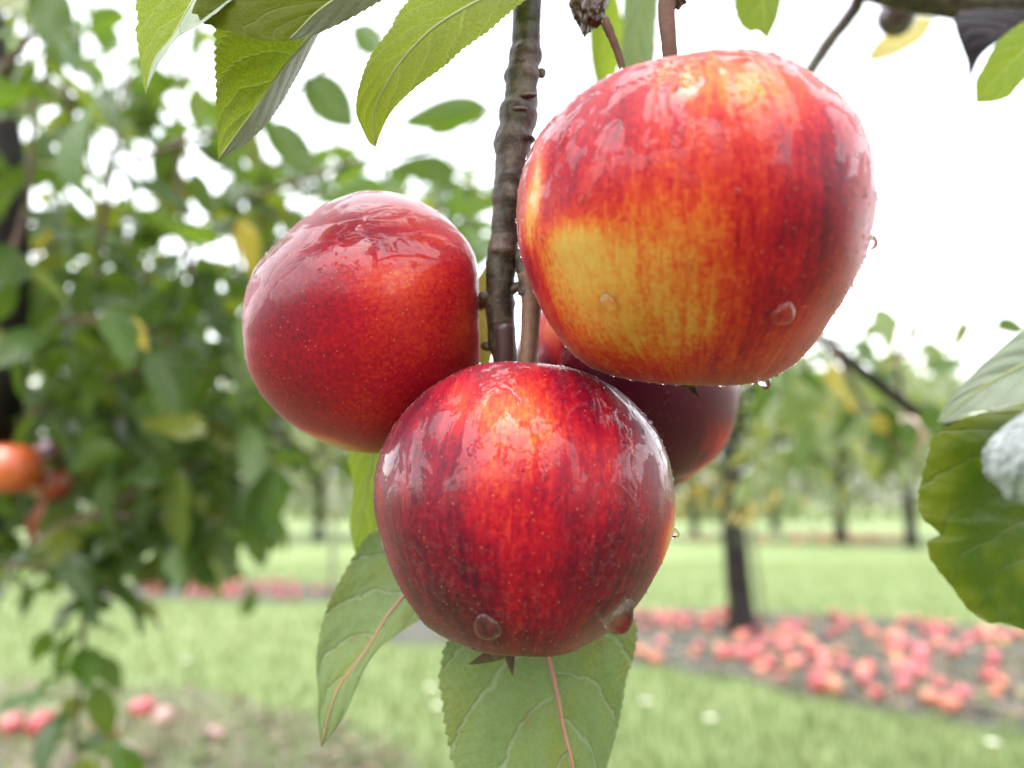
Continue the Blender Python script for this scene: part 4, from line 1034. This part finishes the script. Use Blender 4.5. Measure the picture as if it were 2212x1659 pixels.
# the limb above the frame and the twigs and leaf stalks that carry leaves and fruit
limb_pts = np.vstack([[TREE + [.02, -.03, 1.10], TREE + [0.0, .12, 1.22]], PP([(1300, -900, .34), (1146, -420, .29)])])
vv, ff = tube(resample(limb_pts, 30), np.linspace(.013, .0055, 30), 14, sb); add('limb', vv, ff, M['bark'], tree)
limb_r = np.vstack([[TREE + [.02, -.03, 1.05], TREE + [.20, .10, 1.12]], PP([(2700, -500, .42), (2560, -120, .41), (2420, -20, .40)])])
vv, ff = tube(resample(limb_r, 30), np.linspace(.013, .0105, 30), 14, sb); add('limb', vv, ff, M['bark'], tree)
def stalk(pts, r0=.0011, r1=.0007, name='leaf_stalk', mat='midrib'):
    vv, ff = tube(resample(PP(pts), 16), np.linspace(r0, r1, 16), 8); return add(name, vv, ff, M[mat], tree)
def twig(pts, r0=.0026, r1=.0016): return stalk(pts, r0, r1, 'twig', 'bark')
twig([(1146, -400, .287), (900, -330, .25), (640, -260, .23), (470, -190, .222)]); stalk([(470, -190, .222), (470, -150, .22)])
stalk([(900, -330, .25), (920, -220, .20), (900, -120, .19)]); stalk([(800, -300, .24), (790, -120, .21), (740, -20, .205)])
stalk([(1143, -200, .248), (1175, -130, .226), (1190, -70, .214)])
twig([(1146, -400, .287), (1260, -330, .32), (1380, -280, .36), (1400, -200, .39)]); stalk([(1400, -200, .39), (1400, -120, .40)]); stalk([(1330, -300, .35), (1325, -150, .36), (1325, -40, .36)])
twig([(1300, -320, .33), (1480, -280, .28), (1640, -200, .295)]); stalk([(1640, -200, .295), (1640, -110, .30)])
twig([(1480, -280, .28), (1475, -160, .225), (1462, -55, .205)], .0026, .0030)
twig([(1146, -380, .285), (1210, -200, .24), (1262, -60, .218)], .0018, .0014)
twig([(2400, -20, .40), (2370, -10, .33), (2330, 0, .29)], .002, .001); stalk([(2212, 4, .39), (2250, 10, .36), (2260, 20, .34)]); stalk([(2040, -2, .395), (2035, 20, .45), (2020, 40, .47)])
twig([(2560, -120, .41), (2620, 300, .26), (2520, 600, .17), (2430, 680, .152)], .003, .0016); stalk([(2430, 680, .152), (2420, 690, .150)])
stalk([(2520, 600, .17), (2440, 740, .155), (2370, 830, .150)]); stalk([(2545, 560, .18), (2420, 780, .168), (2300, 880, .165)])
stalk([(1090, 800, .2215), (1105, 900, .252), (1125, 1060, .258), (1150, 1250, .252)], mat='midrib_pink'); stalk([(1086, 800, .2215), (1062, 900, .252), (1015, 1050, .256), (960, 1170, .245)], mat='midrib_pink')
stalk([(1080, 790, .221), (1010, 840, .276), (910, 880, .280), (830, 900, .27)])
# unseen leaves added over and behind the camera to darken and break up reflections
rs3 = random.Random(23); sp = []
while len(sp) < 520:  # dark block standing in for whoever holds the camera
    p = np.array([rs3.gauss(.02, .26), rs3.uniform(-.9, -.1), rs3.uniform(.25, 1.05)])
    rel = p - CAMP; el = math.degrees(math.atan2(rel[2], math.hypot(rel[0], rel[1])))
    if np.linalg.norm(rel) < .24 or rel[1] > -.10 and el < 62: continue
    if rel[1] > .0 and rs3.random() < .5: continue
    sp.append((rs3.randrange(10), p, rnd_rot(.5, rs3), rs3.uniform(.06, .09)))
for _ in range(120):
    el, azm, dd_ = R(rs3.uniform(50, 90)), rs3.uniform(0, 6.283), rs3.uniform(.38, 1.1)
    if math.cos(azm) > 0 and el < R(58): el += R(10)
    p = CAMP + np.array([math.sin(azm) * math.cos(el), math.cos(azm) * math.cos(el) + .12, math.sin(el)]) * dd_
    sp.append((rs3.randrange(10), p, rnd_rot(.35, rs3), rs3.uniform(.06, .095)))
joined_leaves('foliage', tree, sp, 'leaf', low=False)

# ================================================================== the four apples
def contour_radius(pts, c):
    p = np.array(pts, float) - c
    a = np.arctan2(p[:, 1], p[:, 0]); r = np.hypot(p[:, 0], p[:, 1])
    o = np.argsort(a); a, r = a[o], r[o]
    A = np.concatenate([a - 2 * math.pi, a, a + 2 * math.pi]); Rr = np.concatenate([r, r, r])
    g = np.linspace(-math.pi, math.pi, 361)[:-1]
    v = np.interp(g, A, Rr)
    k = np.exp(-np.linspace(-2, 2, 9) ** 2); k /= k.sum()
    return np.convolve(np.concatenate([v[-4:], v, v[:4]]), k, 'valid')
def big_apple(name_label, contour, cpx, depth, axis, mat, blush, nt=170, npn=260, stem=.34, calyx=.2, zr=1.0):
    """Apple solid whose outline follows the traced contour; axis: unit vector towards the stem."""
    cpx = np.array(cpx, float); tgt = contour_radius(contour, cpx)
    c = P(cpx[0], cpx[1], depth); rad = tgt.mean() / FPX * depth
    th = np.linspace(.012, math.pi - .012, nt); rho, z = apple_profile(th, stem, calyx)
    ph = np.linspace(0, 2 * math.pi, npn, endpoint=False)
    lobes = 1 + .018 * np.cos(5 * ph)[None, :] * (np.clip(th / math.pi, 0, 1)[:, None] ** 2)
    L = np.stack([rho[:, None] * np.cos(ph)[None] * lobes, rho[:, None] * np.sin(ph)[None] * lobes, np.repeat(z[:, None], npn, 1)], -1).reshape(-1, 3)
    ax = np.array(axis, float); ax /= np.linalg.norm(ax)
    ref = np.array([0, -1.0, .2]); ref -= ax * (ref @ ax); ref /= np.linalg.norm(ref)
    B = np.stack([ref, np.cross(ax, ref), ax], 1)
    Wv = (L @ B.T) * rad + c
    # gentle natural unevenness
    for i in range(len(Wv)):
        d_ = Vector(L[i]).normalized()
        Wv[i] += (Wv[i] - c) * (.012 * mnoise.noise(d_ * 2.2 + Vector((depth * 50, 0, 0))))
    grid = np.linspace(-math.pi, math.pi, 361)[:-1]
    for it in range(5):
        x, y, dd = proj(Wv); dx, dy = x - cpx[0], y - cpx[1]
        a = np.arctan2(dy, dx); r = np.hypot(dx, dy)
        b_ = ((a + math.pi) / (2 * math.pi) * 360).astype(int) % 360
        cur = np.zeros(360); np.maximum.at(cur, b_, r)
        kk = np.exp(-np.linspace(-2, 2, 7) ** 2); kk /= kk.sum()
        s = tgt / np.maximum(cur, 1); s = np.convolve(np.concatenate([s[-3:], s, s[:3]]), kk, 'valid')
        sm = s.mean()
        sa = np.interp(a, np.concatenate([grid, [math.pi]]), np.concatenate([s, s[:1]]))
        ca = np.interp(a, np.concatenate([grid, [math.pi]]), np.concatenate([cur, cur[:1]]))
        w = np.clip(r / np.maximum(ca, 1), 0, 1) ** 2
        k = sm + (sa - sm) * w
        rel = Wv - c; u_, v_, f_ = rel @ XR, rel @ XU, rel @ XF
        Wv = c + (u_ * k)[:, None] * XR + (v_ * k)[:, None] * XU + (f_ * (sm if it < 2 else 1.0))[:, None] * XF
    F = [(i * npn + k, (i + 1) * npn + k, (i + 1) * npn + (k + 1) % npn, i * npn + (k + 1) % npn) for i in range(nt - 1) for k in range(npn)]
    F += [tuple(range(npn)), tuple((nt - 1) * npn + k for k in range(npn - 1, -1, -1))]
    o = add('apple', Wv, F, mat, None, c)
    tag(o, name_label, 'apple')
    me = o.data
    phg = np.repeat(ph[None], nt, 0).ravel(); zz = np.repeat(np.linspace(1, -1, nt)[:, None], npn, 1).ravel()
    fattr(me, 'mer', np.stack([np.cos(phg), np.sin(phg), zz], 1), True)
    fattr(me, 'unit', L, True)
    x, y, dd = proj(Wv)
    front = dd < depth + rad * .15
    bl = np.full(len(Wv), blush['base'])
    for (px, py, rx, ry, rotd, val) in blush['spots']:
        cr, sr = math.cos(R(rotd)), math.sin(R(rotd))
        ux, uy = (x - px) * cr + (y - py) * sr, -(x - px) * sr + (y - py) * cr
        g = np.exp(-((ux / rx) ** 2 + (uy / ry) ** 2) ** 1.0) * front
        bl = bl + (val - bl) * g
    fattr(me, 'blush', bl)
    fl = np.zeros(len(Wv))
    for (px, py, rx, ry) in blush.get('fleck', []):
        fl = np.maximum(fl, np.exp(-((x - px) / rx) ** 2 - ((y - py) / ry) ** 2) * front)
    fattr(me, 'fleck', fl)
    vn = np.empty(len(Wv) * 3, np.float32); me.vertices.foreach_get('normal', vn); vn = vn.reshape(-1, 3)
    fattr(me, 'up', vn[:, 2])
    bot = Wv[-npn:].mean(0); top = Wv[:npn].mean(0)
    return dict(o=o, c=c, rad=rad, V=Wv, N=vn, px=x, py=y, d=dd, ax=ax, top=top, bot=bot, B=B)
def stem_part(A, pts, r0, r1):
    vv, ff = tube(resample(PP(pts) if len(pts[0]) == 3 and abs(pts[0][0]) > 5 else np.array(pts), 26), np.interp(np.linspace(0, 1, 26), [0, .25, .8, 1], r0), 16,
                  lambda i, a, n: 1 + .10 * mnoise.noise(Vector((math.cos(a) * 2.5, math.sin(a) * 2.5, i * .35))))
    return add('stem', vv, ff, M[r1], A['o'])
def sepals(A, dirs, ln=.0055, at=None):
    b_ = A['bot'] if at is None else at
    vv, ff = simple_apple(.0022, 8, 12)
    cal = add('calyx', np.array(vv) * [1, 1, .8] + b_, ff, M['sepal'], A['o'])
    for (dx, dy, dz, s, *off) in dirs:
        d_ = np.array([dx, dy, dz], float); d_ /= np.linalg.norm(d_)
        sd = np.cross(d_, np.array([0.2, -1, .1])); sd /= np.linalg.norm(sd); nn = np.cross(sd, d_)
        V = []; n = 7
        for i in range(n):
            t = i / (n - 1); w = .0011 * (1 - t ** 1.5) * s + .00008
            c_ = b_ + XR * (off[0] if off else 0) + d_ * ln * s * t + nn * (.0012 * t * t)
            for j in (-1, 0, 1): V.append(c_ + sd * w * j + nn * .0004 * (1 - abs(j)))
        F = [(i * 3 + j, i * 3 + j + 1, i * 3 + j + 4, i * 3 + j + 3) for i in range(n - 1) for j in range(2)]
        add('sepal', V, F, M['sepal'], cal)
    return cal

BIG = [(1475, 118), (1437, 123), (1397, 133), (1350, 147), (1287, 180), (1237, 217), (1187, 263), (1157, 303), (1134, 350), (1121, 400), (1116, 450), (1117, 500), (1124, 550), (1131, 573), (1146, 613), (1167, 663), (1204, 726), (1237, 766), (1277, 796), (1321, 813), (1371, 823), (1421, 829), (1475, 832), (1525, 832), (1575, 833), (1615, 830), (1641, 826), (1665, 818), (1695, 801), (1721, 785), (1745, 760), (1765, 736), (1781, 713), (1798, 683), (1821, 650), (1838, 620), (1855, 586), (1870, 550), (1887, 483), (1895, 433), (1895, 383), (1888, 340), (1880, 300), (1868, 268), (1851, 237), (1826, 213), (1795, 187), (1765, 165), (1741, 147), (1708, 130), (1668, 113), (1621, 105), (1575, 103), (1525, 108)]
FRONT = [(1057, 783), (1137, 783), (1204, 789), (1254, 800), (1304, 823), (1354, 856), (1397, 900), (1427, 946), (1447, 996), (1456, 1053), (1459, 1106), (1454, 1149), (1441, 1189), (1414, 1246), (1385, 1296), (1351, 1337), (1317, 1364), (1271, 1391), (1237, 1409), (1187, 1419), (1137, 1418), (1087, 1416), (1037, 1409), (997, 1394), (957, 1376), (924, 1356), (894, 1319), (867, 1276), (844, 1229), (827, 1179), (814, 1133), (806, 1086), (809, 1026), (824, 970), (847, 926), (877, 886), (917, 846), (964, 816), (1011, 793)]
LEFT = [(737, 426), (683, 450), (633, 490), (590, 533), (553, 575), (533, 620), (523, 680), (526, 736), (537, 800), (560, 846), (593, 886), (640, 923), (693, 953), (737, 970), (777, 978), (817, 979), (880, 970), (950, 930), (1005, 870), (1035, 800), (1036, 745), (1033, 690), (1034, 640), (1032, 590), (1025, 550), (1006, 516), (982, 489), (954, 462), (921, 442), (871, 421), (821, 412), (771, 414)]
BACK = [(1111, 762), (1128, 715), (1167, 672), (1230, 640), (1330, 622), (1450, 650), (1540, 715), (1588, 785), (1597, 836), (1595, 870), (1588, 913), (1575, 946), (1551, 983), (1521, 1010), (1491, 1033), (1460, 1050), (1400, 1078), (1310, 1082), (1210, 1040), (1140, 960), (1112, 860)]

a_big = big_apple('largest apple, orange red with a yellow patch, top right of the cluster', BIG, (1508, 470), .190, (-.06, -.42, 1), M['apple_big'],
    dict(base=.64, spots=[(1300, 240, 150, 110, -30, .78), (1250, 430, 90, 130, 0, .76), (1480, 300, 120, 120, 0, .60), (1620, 190, 160, 70, 10, .28), (1520, 170, 80, 50, 0, .42), (1410, 570, 230, 140, -8, .32), (1290, 600, 140, 105, 30, .15), (1370, 700, 95, 85, 0, .15),
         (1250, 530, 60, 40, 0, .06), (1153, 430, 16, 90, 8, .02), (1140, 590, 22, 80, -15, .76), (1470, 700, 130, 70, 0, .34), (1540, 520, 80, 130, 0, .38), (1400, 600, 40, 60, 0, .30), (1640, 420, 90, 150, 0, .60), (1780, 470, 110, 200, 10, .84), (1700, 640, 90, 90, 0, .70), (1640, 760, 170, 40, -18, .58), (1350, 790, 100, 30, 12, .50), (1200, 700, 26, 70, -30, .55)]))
a_front = big_apple('lowest and nearest apple, deep red with orange streaks on its shoulder', FRONT, (1132, 1102), .205, (.03, .06, 1), M['apple_front'],
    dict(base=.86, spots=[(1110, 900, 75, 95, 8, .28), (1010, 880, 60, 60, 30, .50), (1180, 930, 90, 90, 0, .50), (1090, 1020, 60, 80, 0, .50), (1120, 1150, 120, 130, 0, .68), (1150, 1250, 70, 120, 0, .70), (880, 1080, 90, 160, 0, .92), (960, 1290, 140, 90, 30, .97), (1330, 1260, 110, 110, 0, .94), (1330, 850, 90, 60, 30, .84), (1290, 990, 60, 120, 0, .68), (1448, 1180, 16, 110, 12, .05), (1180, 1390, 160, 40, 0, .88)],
         fleck=[(950, 1230, 150, 120), (1050, 1330, 200, 80), (1330, 1200, 120, 140)]))
a_left = big_apple('crimson apple on the left of the twig, smooth with an orange red middle', LEFT, (785, 695), .236, (.93, .12, .26), M['apple_left'],
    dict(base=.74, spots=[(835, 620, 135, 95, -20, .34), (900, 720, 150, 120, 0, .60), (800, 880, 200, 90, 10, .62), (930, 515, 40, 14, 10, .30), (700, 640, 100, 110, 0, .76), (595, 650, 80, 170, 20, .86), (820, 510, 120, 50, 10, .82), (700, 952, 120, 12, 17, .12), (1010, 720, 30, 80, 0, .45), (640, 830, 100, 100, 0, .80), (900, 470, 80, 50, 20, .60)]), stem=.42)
a_back = big_apple('maroon apple, its skin darkened for shade, half hidden behind the other three', BACK, (1345, 855), .292, (-.25, .1, 1), M['apple_back'],
    dict(base=1.12, spots=[(1185, 720, 80, 70, 0, .52), (1560, 960, 40, 60, 30, .66), (1520, 1020, 80, 14, -30, .10)]))  # base darkened for shade; lighter top spot painted for wet reflection
# stems
stem_part(a_big, [(1462, -60, .205), (1444, -10, .199), (1440, 30, .196), (1443, 70, .193), (1447, 112, .191), (1450, 150, .190), (1455, 205, .1895)], [.0030, .0022, .0017, .0019], 'stem')
o = lumpy(P(1455, -4, .199), .0030, .0026, .0024, 8, M['bark'], 'spur', None, .3); o.parent = tree; o.location = np.array(WLOC[o.name]) - TREE
stem_part(a_front, [(1140, 590, .2135), (1146, 622, .2130), (1148, 660, .2120), (1145, 720, .2100), (1141, 770, .2080), (1140, 830, .207), (1140, 870, .206)], [.0030, .0027, .0021, .0022], 'stem_dry')
stem_part(a_left, [(1078, 632, .217), (1050, 652, .220), (1025, 660, .226), (990, 668, .234), (940, 680, .236)], [.0017, .0018, .0019, .0019], 'stem_orange')
stem_part(a_back, [(1126, 560, .236), (1150, 590, .25), (1200, 640, .27), (1250, 690, .288), (1262, 760, .291)], [.0022, .0018, .0016, .0016], 'stem')
# calyx remains under the apples
fb = P(1075, 1413, .203)
sepals(a_front, [(-1, -.25, -.30, 1.4, -.0006), (.12, -.5, -1, 1.1, .0030), (-.4, .9, -.1, 1.0), (.4, 1, -.1, 1.0)], .0052, fb)
sepals(a_big, [(.35, -.1, -.9, .95), (0, 1, .2, .9)], .0046, P(1490, 827, .197))
sepals(a_left, [(-1, .2, .2, 1), (-.8, -.5, 0, 1), (-.8, 0, -.7, 1)], .004)
sepals(a_back, [(.4, -.4, -1, 1), (-.5, .2, -1, 1), (0, .8, -.8, 1)], .004)

# ---- water on the skins
def skin_point(A, px, py):
    """Front surface vertex of an apple nearest to a photo pixel."""
    facing = ((CAMP - A['V']) * A['N']).sum(1) > -0.02 * np.linalg.norm(CAMP - A['V'], axis=1)
    dist = (A['px'] - px) ** 2 + (A['py'] - py) ** 2 + (~facing) * 1e9
    i = int(np.argmin(dist)); return A['V'][i], A['N'][i].astype(float)
def ball(nt, npn):
    th = np.linspace(.05, math.pi - .05, nt)
    V = np.array([(math.sin(t) * math.cos(2 * math.pi * k / npn), math.sin(t) * math.sin(2 * math.pi * k / npn), math.cos(t)) for t in th for k in range(npn)])
    F = [(i * npn + k, (i + 1) * npn + k, (i + 1) * npn + (k + 1) % npn, i * npn + (k + 1) % npn) for i in range(nt - 1) for k in range(npn)]
    F += [tuple(range(npn)), tuple((nt - 1) * npn + k for k in range(npn - 1, -1, -1))]
    return V, F
def drop(A, px, py, w_px, h_px, thick, label, sag=.35, tilt=0.0, lift=0.0):
    p, nrm = skin_point(A, px, py); nrm /= np.linalg.norm(nrm)
    d_ = (p - CAMP) @ XF
    dn = np.array([math.sin(tilt), 0, -math.cos(tilt)]); dn -= nrm * (dn @ nrm) * .999
    if np.linalg.norm(dn) < .25: dn = np.array([0, 0, -1.0])
    dn /= np.linalg.norm(dn)
    sd = np.cross(nrm, dn); sd /= np.linalg.norm(sd); n2 = np.cross(dn, sd); n2 *= np.sign(n2 @ nrm)
    V, F = ball(22, 30)
    w, h = w_px / FPX * d_ / 2, h_px / FPX * d_ / 2; t = thick * 1.55 / FPX * d_
    y = V[:, 0]
    fat = 1 + sag * y - .1 * y * y
    pts = p + n2 * lift / FPX * d_ + (y * h)[:, None] * dn + (V[:, 1] * w * fat)[:, None] * sd + (V[:, 2] * t * fat)[:, None] * n2
    o = add('water_drop', pts, F, M['water'], None, p)
    return tag(o, label, 'water drop')
drop(a_front, 1334, 1322, 54, 92, 26, 'large clear drop about to fall from the lower right of the lowest apple', .34, lift=4)
drop(a_front, 1050, 1348, 64, 74, 17, 'round red tinted drop on the lower left of the lowest apple', .25)
drop(a_big, 1318, 652, 44, 44, 13, 'small yellow tinted drop on the yellow patch of the largest apple', .2)
drop(a_big, 1692, 672, 58, 60, 15, 'wide pink tinted drop low on the right of the largest apple', .25)
drop(a_big, 1650, 822, 24, 26, 11, 'small clear drop hanging from the bottom rim of the largest apple', .2, lift=3)
drop(a_big, 1880, 524, 18, 34, 10, 'small clear drop clinging to the right rim of the largest apple', .2, lift=2)
drop(a_front, 1455, 1150, 12, 22, 8, 'tiny clear drop clinging to the right rim of the lowest apple', .2, lift=2)
def beads(A, n, rmin, rmax, seed, wfun):
    rs = random.Random(seed); V0, F0 = ball(7, 9); Vs, Fs, o = [], [], 0
    facing = ((CAMP - A['V']) * A['N']).sum(1) > -0.12 * np.linalg.norm(CAMP - A['V'], axis=1)
    idx = np.nonzero(facing)[0]; got = 0
    while got < n:
        i = idx[rs.randrange(len(idx))]
        if rs.random() > wfun(A, i): continue
        r = rmin + (rmax - rmin) * rs.random() ** 3
        nn = A['N'][i].astype(float); nn /= np.linalg.norm(nn)
        dn = np.array([0, 0, -1.0]); dn -= nn * (dn @ nn); dn /= np.linalg.norm(dn) + 1e-9
        sd = np.cross(nn, dn); st = rs.uniform(.9, 1.5)
        Vs.append(A['V'][i] + nn * r * .1 + (V0[:, 0] * r * st)[:, None] * dn + (V0[:, 1] * r)[:, None] * sd + (V0[:, 2] * r * .62)[:, None] * nn)
        Fs += [tuple(k + o for k in f) for f in F0]; o += len(V0); got += 1
    ob = add('water_beads', np.vstack(Vs), Fs, M['water'], A['o'], A['c']); ob['kind'] = 'stuff'
edge = lambda A, i: .08 + .92 * max(0, 1 - abs(((CAMP - A['V'][i]) / np.linalg.norm(CAMP - A['V'][i])) @ A['N'][i]) * 1.9)
beads(a_big, 900, .00010, .00060, 1, edge)
beads(a_front, 650, .00010, .00048, 2, edge)
beads(a_left, 260, .00010, .00040, 3, edge)
